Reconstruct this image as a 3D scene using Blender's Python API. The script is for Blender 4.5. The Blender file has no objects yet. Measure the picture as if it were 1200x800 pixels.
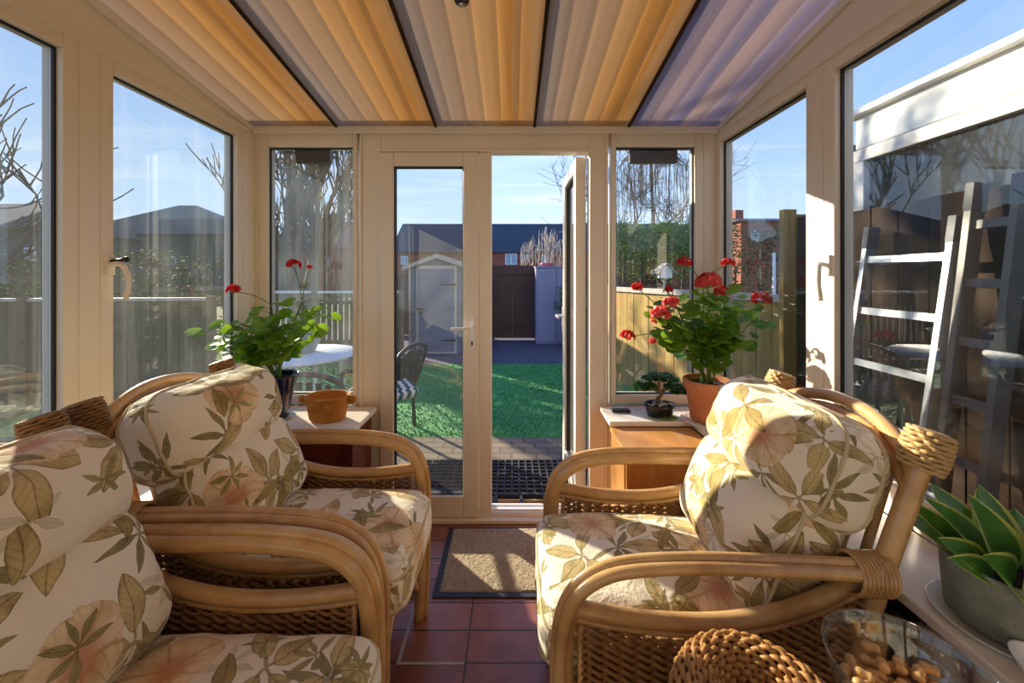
import bpy, bmesh, math, random
from mathutils import Vector, Matrix, Quaternion, noise
from math import sin, cos, pi, radians, atan2, sqrt, floor, ceil

# ------------------------------------------------------------------ camera, world, sun, exposure
SC = bpy.context.scene
COL = SC.collection
F, CX, HY, EYE = 450.0, 600.0, 322.0, 1.365        # focal length (px of 1200), vanishing point, eye height
cam_d = bpy.data.cameras.new('camera'); cam = bpy.data.objects.new('camera', cam_d); COL.objects.link(cam)
cam_d.sensor_width = 36.0; cam_d.lens = 36.0 * F / 1200.0
cam_d.shift_x = 0.0; cam_d.shift_y = -(400.0 - HY) / 1200.0
cam_d.clip_start = 0.02; cam_d.clip_end = 400
cam.location = (0, 0, EYE); cam.rotation_euler = (pi / 2, 0, 0)
SC.camera = cam
vs = SC.view_settings
SC.display_settings.display_device = 'sRGB'
vs.view_transform = 'Standard'; vs.look = 'None'; vs.gamma = 1.0; vs.use_curve_mapping = False
vs.exposure = 1.0
cy = SC.cycles
cy.max_bounces = 10; cy.diffuse_bounces = 5; cy.glossy_bounces = 4; cy.transmission_bounces = 8
cy.transparent_max_bounces = 24; cy.sample_clamp_indirect = 6.0; cy.use_denoising = True
cy.caustics_reflective = False; cy.caustics_refractive = False

SUN_AZ, SUN_EL = radians(48), radians(19)          # from the front left, low winter sun
sd = bpy.data.lights.new('sun', 'SUN'); sun = bpy.data.objects.new('sun', sd); COL.objects.link(sun)
sd.energy = 7.0; sd.angle = radians(0.6); sd.color = (1.0, 0.87, 0.68)
to_sun = Vector((-sin(SUN_AZ) * cos(SUN_EL), cos(SUN_AZ) * cos(SUN_EL), sin(SUN_EL)))
sun.rotation_euler = to_sun.to_track_quat('Z', 'Y').to_euler(); sun.location = to_sun * 30
SKY_STRENGTH = 0.76

# ------------------------------------------------------------------ node helpers
class S:
    def __init__(s, nt, sock): s.nt, s.k = nt, sock
    def _m(s, op, *a, clamp=False):
        n = s.nt.nodes.new('ShaderNodeMath'); n.operation = op; n.use_clamp = clamp
        for i, x in enumerate((s,) + a):
            if isinstance(x, S): s.nt.links.new(x.k, n.inputs[i])
            else: n.inputs[i].default_value = x
        return S(s.nt, n.outputs[0])
    def __add__(s, o): return s._m('ADD', o)
    def __sub__(s, o): return s._m('SUBTRACT', o)
    def __mul__(s, o): return s._m('MULTIPLY', o)
    def __truediv__(s, o): return s._m('DIVIDE', o)
    def sin(s): return s._m('SINE')
    def cos(s): return s._m('COSINE')
    def abs(s): return s._m('ABSOLUTE')
    def floor(s): return s._m('FLOOR')
    def fract(s): return s._m('FRACT')
    def sqrt(s): return s._m('SQRT')
    def pow(s, e): return s._m('POWER', e)
    def max(s, o): return s._m('MAXIMUM', o)
    def min(s, o): return s._m('MINIMUM', o)
    def gt(s, o): return s._m('GREATER_THAN', o)
    def atan2(s, o): return s._m('ARCTAN2', o)
    def clamp(s): return s._m('ADD', 0.0, clamp=True)
    def inv(s): return (s * -1.0) + 1.0

class NT:
    def __init__(s, nt): s.nt = nt; nt.nodes.clear()
    def new(s, t): return s.nt.nodes.new(t)
    def link(s, a, b): s.nt.links.new(a.k if isinstance(a, S) else a, b)
    def setin(s, node, key, v):
        if isinstance(v, S): s.nt.links.new(v.k, node.inputs[key])
        else:
            try: node.inputs[key].default_value = v
            except Exception: node.inputs[key].default_value = (*v, 1.0)
    def coord(s, which='Object'):
        n = s.new('ShaderNodeTexCoord'); return S(s.nt, n.outputs[which])
    def gen_pos(s):
        n = s.new('ShaderNodeNewGeometry'); return S(s.nt, n.outputs['Position'])
    def sep(s, v):
        n = s.new('ShaderNodeSeparateXYZ'); s.link(v, n.inputs[0]); return [S(s.nt, n.outputs[i]) for i in range(3)]
    def comb(s, x, y, z=0.0):
        n = s.new('ShaderNodeCombineXYZ')
        for i, v in enumerate((x, y, z)): s.setin(n, i, v)
        return S(s.nt, n.outputs[0])
    def mapping(s, v, scale=(1, 1, 1), loc=(0, 0, 0), rot=(0, 0, 0)):
        n = s.new('ShaderNodeMapping'); s.link(v, n.inputs[0])
        n.inputs['Scale'].default_value = scale; n.inputs['Location'].default_value = loc; n.inputs['Rotation'].default_value = rot
        return S(s.nt, n.outputs[0])
    def noise(s, v, scale=5.0, detail=3.0, rough=0.5, dist=0.0, color=False):
        n = s.new('ShaderNodeTexNoise'); s.link(v, n.inputs['Vector'])
        n.inputs['Scale'].default_value = scale; n.inputs['Detail'].default_value = detail
        n.inputs['Roughness'].default_value = rough; n.inputs['Distortion'].default_value = dist
        return S(s.nt, n.outputs[1 if color else 0])
    def white(s, v):
        n = s.new('ShaderNodeTexWhiteNoise'); n.noise_dimensions = '3D'; s.link(v, n.inputs['Vector']); return S(s.nt, n.outputs[0])
    def smooth(s, x, a, b):
        n = s.new('ShaderNodeMapRange'); n.interpolation_type = 'SMOOTHSTEP'
        s.setin(n, 0, x); s.setin(n, 1, a); s.setin(n, 2, b); return S(s.nt, n.outputs[0])
    def mix(s, f, a, b):
        n = s.new('ShaderNodeMix'); n.data_type = 'RGBA'; s.setin(n, 0, f)
        for k, v in ((6, a), (7, b)):
            if isinstance(v, S): s.link(v, n.inputs[k])
            else: n.inputs[k].default_value = (*v[:3], 1.0)
        return S(s.nt, n.outputs[2])
    def ramp(s, f, stops, interp='LINEAR'):
        n = s.new('ShaderNodeValToRGB'); s.setin(n, 0, f); cr = n.color_ramp; cr.interpolation = interp
        while len(cr.elements) < len(stops): cr.elements.new(0.5)
        for e, (p, c) in zip(cr.elements, stops): e.position = p; e.color = (*c, 1.0)
        return S(s.nt, n.outputs[0])
    def bump(s, h, strength=0.4, dist=0.01):
        n = s.new('ShaderNodeBump'); n.inputs['Strength'].default_value = strength; n.inputs['Distance'].default_value = dist
        s.link(h, n.inputs['Height']); return S(s.nt, n.outputs[0])
    def bsdf(s, color, rough=0.5, metallic=0.0, spec=0.5, normal=None, alpha=None, coat=0.0, sheen=0.0, trans=0.0, ior=1.5):
        n = s.new('ShaderNodeBsdfPrincipled')
        s.setin(n, 'Base Color', color if isinstance(color, S) else (*color[:3], 1.0)); s.setin(n, 'Roughness', rough); s.setin(n, 'Metallic', metallic)
        s.setin(n, 'Specular IOR Level', spec); n.inputs['Coat Weight'].default_value = coat
        n.inputs['Sheen Weight'].default_value = sheen; n.inputs['Transmission Weight'].default_value = trans; n.inputs['IOR'].default_value = ior
        if normal is not None: s.link(normal, n.inputs['Normal'])
        if alpha is not None: s.setin(n, 'Alpha', alpha)
        return S(s.nt, n.outputs[0])
    def mixsh(s, f, a, b):
        n = s.new('ShaderNodeMixShader'); s.setin(n, 0, f); s.link(a, n.inputs[1]); s.link(b, n.inputs[2]); return S(s.nt, n.outputs[0])
    def translucent(s, color):
        n = s.new('ShaderNodeBsdfTranslucent'); s.setin(n, 0, color if isinstance(color, S) else (*color[:3], 1.0)); return S(s.nt, n.outputs[0])
    def out(s, sh, world=False):
        n = s.new('ShaderNodeOutputWorld' if world else 'ShaderNodeOutputMaterial'); s.link(sh, n.inputs[0])

MATS = {}
def mat(name, fn):
    m = bpy.data.materials.new(name); m.use_nodes = True; fn(NT(m.node_tree)); MATS[name] = m; return m
def hexc(h):
    c = [int(h[i:i+2], 16) / 255 for i in (0, 2, 4)]
    return tuple(x / 12.92 if x <= .04045 else ((x + .055) / 1.055) ** 2.4 for x in c)
def plain(name, col, rough=0.5, metallic=0.0, spec=0.5, var=0.12, scale=8.0, bump=0.0, coat=0.0, sheen=0.0):
    c = hexc(col) if isinstance(col, str) else col
    def f(n):
        v = n.coord(); nz = n.noise(v, scale, 4)
        k = n.mix(nz, tuple(x * (1 - var) for x in c), tuple(min(1, x * (1 + var)) for x in c))
        nb = n.bump(n.noise(v, scale * 6, 4), bump, .004) if bump else None
        n.out(n.bsdf(k, rough, metallic, spec, nb, coat=coat, sheen=sheen))
    return mat(name, f)

# world: clear blue winter sky with thin cloud, paler at the horizon
W = bpy.data.worlds.new('sky'); SC.world = W; W.use_nodes = True
def sky(n):
    v = n.coord('Generated'); x, y, z = n.sep(v)
    base = n.ramp(z, [(0.0, hexc('d6e6fb')), (0.12, hexc('c3dafa')), (0.3, hexc('a3c4f4')), (0.6, hexc('749fe6')), (1.0, hexc('3f74cf'))])
    zz = z.max(0.06)
    pv = n.comb(x / zz, y / zz, 0.0)
    cl = n.smooth(n.noise(n.mapping(pv, (0.35, 0.9, 1)), 1.0, 6, 0.6, 0.6), 0.47, 0.8)
    c = n.mix(cl * 0.75, base, hexc('f2f6fc'))
    bg = n.new('ShaderNodeBackground'); n.link(c, bg.inputs[0]); bg.inputs[1].default_value = SKY_STRENGTH
    n.out(S(n.nt, bg.outputs[0]), True)
sky(NT(W.node_tree))

# ------------------------------------------------------------------ mesh helpers
def P(px, py, Y):
    return Vector(((px - CX) * Y / F, Y, EYE - (py - HY) * Y / F))

class MB:
    def __init__(s): s.v = []; s.f = []; s.uv = {}; s.smooth = []
    def add(s, vs, fs, uvs=None, smooth=True):
        o = len(s.v); s.v.extend([Vector(p) for p in vs])
        for i, f in enumerate(fs):
            s.f.append(tuple(a + o for a in f)); s.smooth.append(smooth)
            if uvs: s.uv[len(s.f) - 1] = uvs[i]
        return s
    def box(s, x0, x1, y0, y1, z0, z1, M=None):
        vs = [Vector((x, y, z)) for z in (z0, z1) for y in (y0, y1) for x in (x0, x1)]
        if M is not None: vs = [M @ p for p in vs]
        return s.add(vs, [(0, 2, 3, 1), (4, 5, 7, 6), (0, 1, 5, 4), (2, 6, 7, 3), (0, 4, 6, 2), (1, 3, 7, 5)], smooth=False)
    def beam(s, a, b, w, h, up=(0, 0, 1)):
        a = Vector(a); b = Vector(b); d = b - a; L = d.length; d.normalize()
        u = Vector(up); x = d.cross(u)
        if x.length < 1e-4: x = d.cross(Vector((0, 1, 0)))
        x.normalize(); y = x.cross(d)
        M = Matrix.Translation(a) @ Matrix((x, d, y)).transposed().to_4x4()
        return s.box(-w/2, w/2, 0, L, -h/2, h/2, M)
    def tube(s, pts, r, seg=8, closed=False, cap=True, flat=1.0, upv=None):
        pts = [Vector(p) for p in pts]; n = len(pts)
        if n < 2: return s
        rr = r if isinstance(r, (list, tuple)) else [r] * n
        T = []
        for i in range(n):
            a = pts[(i - 1) % n] if (closed or i > 0) else pts[0]
            b = pts[(i + 1) % n] if (closed or i < n - 1) else pts[-1]
            t = b - a; T.append(t.normalized() if t.length > 1e-9 else Vector((0, 0, 1)))
        up = Vector(upv) if upv else (Vector((0, 0, 1)) if abs(T[0].z) < .9 else Vector((0, 1, 0)))
        N = (up - T[0] * up.dot(T[0])).normalized(); vs = []
        for i in range(n):
            if i: N = (N - T[i] * N.dot(T[i])); N = N.normalized() if N.length > 1e-6 else T[i].orthogonal().normalized()
            B = T[i].cross(N)
            for k in range(seg):
                a = 2 * pi * k / seg; vs.append(pts[i] + (N * cos(a) * flat + B * sin(a)) * rr[i])
        fs = []
        for i in range(n if closed else n - 1):
            j = (i + 1) % n
            for k in range(seg):
                l = (k + 1) % seg; fs.append((i*seg+k, i*seg+l, j*seg+l, j*seg+k))
        if cap and not closed:
            fs.append(tuple(range(seg - 1, -1, -1))); fs.append(tuple((n-1)*seg + k for k in range(seg)))
        return s.add(vs, fs)
    def lathe(s, prof, c=(0, 0, 0), seg=32, sx=1.0, sy=1.0, cap0=True, cap1=False):
        c = Vector(c); n = len(prof); vs = []; fs = []
        for r, z in prof:
            for k in range(seg):
                a = 2*pi*k/seg; vs.append(c + Vector((r*cos(a)*sx, r*sin(a)*sy, z)))
        for i in range(n-1):
            for k in range(seg):
                l = (k+1) % seg; fs.append((i*seg+k, i*seg+l, (i+1)*seg+l, (i+1)*seg+k))
        if cap0: fs.append(tuple(range(seg-1, -1, -1)))
        if cap1: fs.append(tuple((n-1)*seg+k for k in range(seg)))
        return s.add(vs, fs)
    def ball(s, c, r, seg=10, rings=6, sc=(1, 1, 1), M=None):
        c = Vector(c); vs = [Vector((0, 0, -1))]; fs = []
        for i in range(1, rings):
            t = pi*i/rings
            for k in range(seg):
                a = 2*pi*k/seg; vs.append(Vector((sin(t)*cos(a), sin(t)*sin(a), -cos(t))))
        vs.append(Vector((0, 0, 1)))
        for k in range(seg): fs.append((0, 1+(k+1) % seg, 1+k))
        for i in range(rings-2):
            for k in range(seg):
                l = (k+1) % seg; a = 1+i*seg; b = a+seg; fs.append((a+k, a+l, b+l, b+k))
        a = 1+(rings-2)*seg
        for k in range(seg): fs.append((a+k, a+(k+1) % seg, len(vs)-1))
        out = []
        for p in vs:
            q = Vector((p.x*sc[0]*r, p.y*sc[1]*r, p.z*sc[2]*r))
            if M is not None: q = M @ q
            out.append(c+q)
        return s.add(out, fs)
    def prism(s, poly, d, close=True):
        poly = [Vector(p) for p in poly]; d = Vector(d); n = len(poly)
        vs = poly + [p + d for p in poly]
        fs = [tuple(range(n-1, -1, -1)), tuple(range(n, 2*n))] + [(i, (i+1) % n, n+(i+1) % n, n+i) for i in range(n)]
        return s.add(vs, fs, smooth=False)
    def merge(s, o, M=None):
        off = len(s.f)
        s.add([(M @ p if M is not None else p) for p in o.v], o.f)
        for i, sm in enumerate(o.smooth): s.smooth[off+i] = sm
        for i, u in o.uv.items(): s.uv[off+i] = u
        return s
    def build(s, name, m, parent=None, bevel=0.0, loc=None, smooth_angle=None):
        me = bpy.data.meshes.new(name); me.from_pydata([tuple(p) for p in s.v], [], s.f)
        me.materials.append(MATS[m] if isinstance(m, str) else m)
        me.polygons.foreach_set('use_smooth', s.smooth)
        if s.uv:
            ul = me.uv_layers.new(name='UVMap'); data = [0.0] * (2*len(me.loops))
            for p in me.polygons:
                u = s.uv.get(p.index)
                if u:
                    for k, li in enumerate(p.loop_indices): data[2*li] = u[k][0]; data[2*li+1] = u[k][1]
            ul.data.foreach_set('uv', data)
        bm = bmesh.new(); bm.from_mesh(me); bmesh.ops.recalc_face_normals(bm, faces=bm.faces); bm.to_mesh(me); bm.free()
        me.update()
        o = bpy.data.objects.new(name, me); COL.objects.link(o)
        if parent is not None: o.parent = parent
        if loc is not None: o.location = loc
        if bevel:
            b = o.modifiers.new('bevel', 'BEVEL'); b.width = bevel; b.segments = 2; b.limit_method = 'ANGLE'; b.angle_limit = radians(40)
            b.harden_normals = False
        return o

def crv(ctrl, n=8, closed=False):
    c = [Vector(p) for p in ctrl]; out = []; m = len(c)
    rng = range(m if closed else m-1)
    for i in rng:
        if closed: p0, p1, p2, p3 = c[(i-1) % m], c[i], c[(i+1) % m], c[(i+2) % m]
        else: p0, p1, p2, p3 = c[max(i-1, 0)], c[i], c[i+1], c[min(i+2, m-1)]
        for k in range(n):
            t = k/n
            out.append(.5*((2*p1)+(p2-p0)*t+(2*p0-5*p1+4*p2-p3)*t*t+(3*p1-p0-3*p2+p3)*t**3))
    if not closed: out.append(c[-1])
    return out

def thing(name, label, cat, loc=(0, 0, 0), rz=0.0, group=None, kind=None):
    o = bpy.data.objects.new(name, None); o.empty_display_size = .1; COL.objects.link(o)
    o.location = loc; o.rotation_euler = (0, 0, rz)
    if label: o['label'] = label
    if cat: o['category'] = cat
    if group: o['group'] = group
    if kind: o['kind'] = kind
    return o
def tag(o, label, cat, group=None, kind=None):
    o['label'] = label; o['category'] = cat
    if group: o['group'] = group
    if kind: o['kind'] = kind
    return o
def struct(o, label=None, cat=None):
    o['kind'] = 'structure'
    if label: o['label'] = label
    if cat: o['category'] = cat
    return o

# ------------------------------------------------------------------ materials
plain('upvc', 'e6dccd', .35, var=.02, scale=3)
plain('upvc_wall', 'ddd0be', .5, var=.03, scale=3)
plain('gasket', '1d1c1c', .6)
plain('white_metal', 'e9e9ea', .3, var=.02)
plain('chrome', 'b9bcc0', .2, 1.0, var=.05)
plain('dark_metal', '1f2220', .38, .7, var=.25, scale=30, bump=.3)
plain('black_plastic', '17181a', .45)
plain('sill', 'f0e8de', .22, var=.03, scale=2)
plain('oak_dark', '6b4a2b', .5)
plain('blue_glaze', '141c44', .12, var=.3, scale=12, coat=.6)
plain('mustard', 'b5782a', .7, var=.2, scale=30, bump=.5)
plain('soil', '3a2a1e', .95, var=.4, scale=60, bump=1)
plain('dark_pot', '23251f', .3, var=.3, scale=20)
plain('pebble', 'cfc8ba', .6, var=.25, scale=40)
plain('saucer_glass', 'cfd3cc', .15, var=.05)
plain('white_ceramic', 'f2efe6', .2, var=.03)
plain('rubber', '20222a', .7, var=.15, scale=40, bump=.4)
plain('shell_nut', 'd9a96c', .45, var=.22, scale=14, bump=.2)
plain('aluminium', 'c9ced3', .32, .75, var=.08, scale=20)
plain('aluminium_dull', '85837f', .5, .5, var=.15, scale=14)
plain('lilac_plastic', '8c8aa6', .5, var=.06, scale=3)
plain('pink_plastic', 'd06a6a', .5)
plain('gate_brown', '5a3d30', .7, var=.25, scale=4)
plain('roof_slate', '38414c', .7, var=.2, scale=2)
plain('house_wall', '8a5a48', .8, var=.2)
plain('window_white', 'dfe6ee', .3)
plain('house_glass', '8fa6bf', .1)
plain('house_dark', '5d5f5a', .8, var=.2, scale=.6)
plain('bark', '6b6255', .85, var=.35, scale=20, bump=.5)
plain('bark_dark', '4b4740', .9, var=.3, scale=20)
plain('bark_pale', 'b9ada0', .85, var=.35, scale=12)
plain('tub_grey', '9aa0a4', .7, var=.15, scale=12)
plain('patio_plastic', '2b3038', .5)
plain('table_white', 'e4e6e8', .4)
plain('pad_pale', 'c8c2b4', .85, var=.12, scale=6)
plain('timber', 'a98352', .75, var=.25, scale=6)
plain('mat_edge', '232838', .6)
plain('tape', 'b9ada2', .7, var=.2, scale=30)
plain('grey_box', '4a4f58', .5)
plain('lead_white', 'eceae3', .5, var=.05, scale=2)
plain('cloth_teal', '3f6f78', .8)
plain('stem', '5d7a34', .6, var=.2)
plain('woody_stem', '6a5a3a', .75, var=.2, scale=30)

def m_rattan(name, a, b, c):
    def f(n):
        v = n.coord(); x, y, z = n.sep(v)
        nz = n.noise(n.mapping(v, (9, 9, 9)), 1.0, 4, .6); n2 = n.noise(v, 130, 2)
        k = n.ramp(nz, [(.25, hexc(a)), (.5, hexc(b)), (.8, hexc(c))])
        k = n.mix(n2 * .25, k, hexc(a))
        n.out(n.bsdf(k, .28, normal=n.bump(n2, .12, .002), coat=.25))
    mat(name, f)
m_rattan('rattan', 'a47848', 'cda26a', 'dfbb88')
m_rattan('rattan_bind', 'a07443', 'c39a67', 'd8b587')
def m_wick(name, a, b):
    def f(n):
        v = n.coord(); nz = n.noise(v, 45, 3); n2 = n.noise(v, 260, 2)
        n.out(n.bsdf(n.mix(nz, hexc(a), hexc(b)), .55, normal=n.bump(n2, .3, .001)))
    mat(name, f)
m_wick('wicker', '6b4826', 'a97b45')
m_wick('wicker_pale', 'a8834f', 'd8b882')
m_wick('wicker_basket', '8a5c2a', 'c79252')

def m_wood(name, cols, scale=1.0, rough=.35, axis=0, rings=1.0, spec=.5):
    def f(n):
        v = n.coord()
        sc = [14.0, 14.0, 14.0]; sc[axis] = 1.1
        nz = n.noise(n.mapping(v, tuple(s_*scale for s_ in sc)), 1.0, 5, .6, .8*rings)
        n2 = n.noise(n.mapping(v, tuple(s_*scale*5 for s_ in sc)), 1.0, 3)
        k = n.ramp(nz, [(.2, hexc(cols[0])), (.5, hexc(cols[1])), (.8, hexc(cols[2]))])
        n.out(n.bsdf(n.mix(n2*.3, k, hexc(cols[0])), rough, normal=n.bump(n2, .15, .002), spec=spec))
    mat(name, f)
m_wood('oak', ('b07a3e', 'c88f50', 'd9a566'), 1.0, .35, 1)
m_wood('oak_front', ('a8743a', 'c08548', 'd19b5c'), 1.0, .35, 2)
m_wood('fence_wood', ('8d7444', 'b7975c', 'd0b47c'), .5, .8, 2, spec=.1)
m_wood('fence_dark', ('2a211b', '40332a', '57483c'), .5, .8, 2, spec=.1)
m_wood('fence_grey', ('5b5142', '7a6d58', '8f826b'), .5, .8, 2, spec=.1)
m_wood('shed_wood', ('666c7c', '7b8192', '8b91a2'), .6, .7, 0, spec=.2)
m_wood('shed_trim', ('a79d94', 'c3b9ae', 'd2c8bd'), .6, .7, 2, spec=.2)

# floral print: rosettes of leaves, leaf sprays and open flowers on cream cotton
def floral(n):
    uv = n.coord('UV')
    wob = n.noise(uv, 9, 2, color=True)
    vm = n.new('ShaderNodeVectorMath'); vm.operation = 'MULTIPLY_ADD'
    n.link(wob, vm.inputs[0]); vm.inputs[1].default_value = (.035, .035, 0); n.link(uv, vm.inputs[2])
    uvw = S(n.nt, vm.outputs[0])
    fine = n.noise(uv, 55, 4, .65); blot = n.noise(uv, 16, 3)
    col = n.mix(n.noise(uv, 5, 2), hexc('e6d9c3'), hexc('f3ead9'))
    def layer(col, scale, off, N, Rr, wmax, present, fill, dark, vein_f, cellp=1.0, inner=.12, alpha=.95, petal=False, centre=None):
        v = n.mapping(uvw, (scale, scale, 1), (off, off*.7, 0))
        vo = n.new('ShaderNodeTexVoronoi'); vo.voronoi_dimensions = '2D'; vo.feature = 'F1'
        vo.inputs['Scale'].default_value = 1.0; vo.inputs['Randomness'].default_value = .62
        n.link(v, vo.inputs['Vector'])
        cx, cy_, _ = n.sep(S(n.nt, vo.outputs['Position'])); x, y, _ = n.sep(v)
        cr, cg, cb = n.sep(S(n.nt, vo.outputs['Color']))
        dx = x - cx; dy = y - cy_
        r = (dx*dx + dy*dy).sqrt()
        th = dy.atan2(dx) + cr*6.2832 + 12.5664
        t = th * (N/6.28318)
        ix = t.floor(); a = (t.fract() - .5) * (6.28318/N)
        ixm = ix - (ix / N).floor() * N
        rnd = n.white(n.comb(cx*7.3, cy_*5.1, ixm)); rnd2 = n.white(n.comb(cx*3.3, cy_*9.1, ixm + 31.0))
        a = a + (rnd2 - .5) * (.5/N*2)
        L = (rnd2*.35 + .7) * Rr
        pu = (r*a.cos()) / L; pv = (r*a.sin()).abs()
        tt = ((pu - inner) / (1 - inner))
        tc = tt.max(0.001).min(.999)
        if petal: w = ((tc.pow(1.5)*3.1416).sin().pow(.5) * wmax * (n.noise(v, 11, 2)*.6+.7))
        else: w = ((tc.pow(.8)*3.1416).sin().pow(.85) * wmax) * (rnd*.5 + .75)
        e = (w - pv) / wmax
        inside = tt.gt(0.0) * tt.inv().gt(0.0)
        m = n.smooth(e, 0.0, .05) * inside * rnd.gt(1.0 - present) * cg.gt(1.0 - cellp)
        edge = n.smooth(e, .02, .22).inv()
        mid = n.smooth(pv / wmax, .02, .09).inv()
        side = n.smooth(((pu*vein_f - (pv/wmax)*1.6)*6.2832).sin(), .75, 1.0)
        shade = (edge*.6 + mid*.65 + side*.3 + n.smooth(blot, .35, .7)*.55 + (fine-.5)*.7).clamp()
        lc = n.mix(shade, fill, dark)
        if petal: lc = n.mix(n.smooth(pu, .15, .6).inv()*.8, lc, centre)
        col = n.mix(m*alpha, col, lc)
        # thin stem from the centre out of the rosette
        st = n.smooth(pv, .012, .02).inv() * n.smooth(pu, inner, inner*1.3+.02).inv() * rnd.gt(1.0-present) * cg.gt(1.0-cellp)
        return n.mix(st*.7, col, dark)
    leaf_f, leaf_d = hexc('cbb47e'), hexc('7d673a')
    col = layer(col, 6.5, 3.7, 6.0, .50, .052, .75, hexc('d9d0b6'), hexc('a99d7c'), 9, cellp=.6, alpha=.7)
    col = layer(col, 5.0, 11.3, 7.0, .50, .045, .8, hexc('9a8d5c'), hexc('5e5534'), 7, cellp=.75)
    col = layer(col, 4.4, 0.0, 5.0, .62, .105, .78, leaf_f, leaf_d, 8, cellp=1.0)
    col = layer(col, 3.8, 27.9, 5.0, .36, .20, 1.0, hexc('ecd3ab'), hexc('c39a68'), 3, cellp=.55, inner=.0, petal=True, centre=hexc('c07a50'), alpha=.9)
    col = layer(col, 7.5, 41.3, 7.0, .46, .05, .7, hexc('a99c66'), hexc('6d6038'), 6, cellp=.5)
    col = layer(col, 3.7, 19.1, 4.0, .5, .07, .6, hexc('ac955a'), hexc('6b5a30'), 7, cellp=.8)
    weave = n.noise(uv, 420, 2)
    wr = n.noise(n.mapping(uv, (1, 1, 1)), 7, 4, .55, 1.2)
    nb = n.bump(wr, .55, .02)
    d = n.bsdf(col, .85, spec=.15, normal=nb, sheen=.15)
    n.out(d)
mat('floral_cotton', floral)
plain('piping', 'c9b995', .8)

def m_tiles(n):
    v = n.coord(); x, y, z = n.sep(v)
    # rectangular terracotta tiles .245 x .128
    tx = (x + .164) / .33; ty = (y + .0185) / .1245
    fx = tx.fract(); fy = ty.fract()
    g = (n.smooth((fx-.5).abs(), .488, .494)).max(n.smooth((fy-.5).abs(), .470, .482))
    rnd = n.white(n.comb(tx.floor(), ty.floor(), 1.0))
    nz = n.noise(v, 14, 4)
    c = n.ramp(nz*.6 + rnd*.4, [(.2, hexc('7d4835')), (.5, hexc('9a5f4a')), (.8, hexc('ac7460'))])
    # pale diagonal lines on each tile
    u = (fx-.5).abs()*2.0; w = (fy-.5).abs()*2.0
    dl = n.smooth((u + w*.75 - 1.18).abs(), .0, .05).inv() * n.noise(v, 20, 2) * .35
    c = n.mix(dl, c, hexc('c08468'))
    c = n.mix(g, c, hexc('3b2a22'))
    n.out(n.bsdf(c, n.noise(v, 25, 3)*.25 + .22, spec=.55, normal=n.bump(g.inv()+nz*.2, .5, .004)))
mat('floor_tile', m_tiles)
def m_wall_tile(n):
    v = n.coord(); x, y, z = n.sep(v)
    nz = n.noise(v, 8, 4, .6)
    c = n.ramp(nz, [(.3, hexc('4a1f16')), (.55, hexc('682e20')), (.8, hexc('7c3c2b'))])
    g = n.smooth(((y/.2).fract()-.5).abs(), .485, .495).max(n.smooth(((z/.2).fract()-.5).abs(), .485, .495))
    n.out(n.bsdf(n.mix(g*.7, c, hexc('2c1a14')), .25, normal=n.bump(g.inv(), .3, .003)))
mat('wall_tile', m_wall_tile)

def m_brick(name, a, b, mo, sc=1.0, vert=True, bw=.225, bh=.075):
    def f(n):
        v = n.coord(); x, y, z = n.sep(v)
        vv = n.comb(x + y, z) if vert else n.comb(x, y)
        br = n.new('ShaderNodeTexBrick'); n.link(vv, br.inputs['Vector'])
        br.inputs['Color1'].default_value = (*hexc(a), 1); br.inputs['Color2'].default_value = (*hexc(b), 1); br.inputs['Mortar'].default_value = (*hexc(mo), 1)
        br.inputs['Scale'].default_value = sc; br.inputs['Brick Width'].default_value = bw; br.inputs['Row Height'].default_value = bh
        br.inputs['Mortar Size'].default_value = .008; br.inputs['Bias'].default_value = 0
        k = n.mix(n.noise(v, 6, 4)*.5, S(n.nt, br.outputs[0]), hexc(a))
        n.out(n.bsdf(k, .85, spec=.2, normal=n.bump(S(n.nt, br.outputs[1]).inv(), .5, .006)))
    mat(name, f)
m_brick('red_brick', '8e4a38', 'a65a44', '9a8a7c')
m_brick('brick_base', '84523a', '99614a', 'a3988a')
m_brick('block_paving', '776a5a', '8f7f6b', '5b5347', vert=False, bw=.2, bh=.1)
m_brick('block_paving_far', '5b5560', '6d6670', '47424a', vert=False, bw=.2, bh=.1)

def m_lawn(n):
    v = n.coord(); nz = n.noise(v, 3, 3); n2 = n.noise(v, 90, 4, .7)
    c = n.mix(nz*.4 + n2*.6, hexc('2a7038'), hexc('5fb45e'))
    n.out(n.bsdf(c, .7, normal=n.bump(n2, .8, .02)))
mat('turf', m_lawn)
plain('turf_blade', '4a9c50', .6, var=.3, scale=3)
def m_ground(n):
    v = n.coord(); c = n.ramp(n.noise(v, 1.2, 5, .6), [(.3, hexc('4b4a36')), (.6, hexc('6b6a4c')), (.8, hexc('7d7660'))])
    n.out(n.bsdf(c, .9, spec=.1))
mat('ground', m_ground)

def m_coir(n):
    v = n.coord(); n1 = n.noise(v, 220, 4, .7); n2 = n.noise(v, 60, 3)
    c = n.ramp(n1*.6+n2*.4, [(.3, hexc('91806a')), (.5, hexc('bcab90')), (.75, hexc('dccdb2'))])
    n.out(n.bsdf(c, .95, spec=.1, normal=n.bump(n1, 1.0, .008)))
mat('coir', m_coir)

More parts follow.
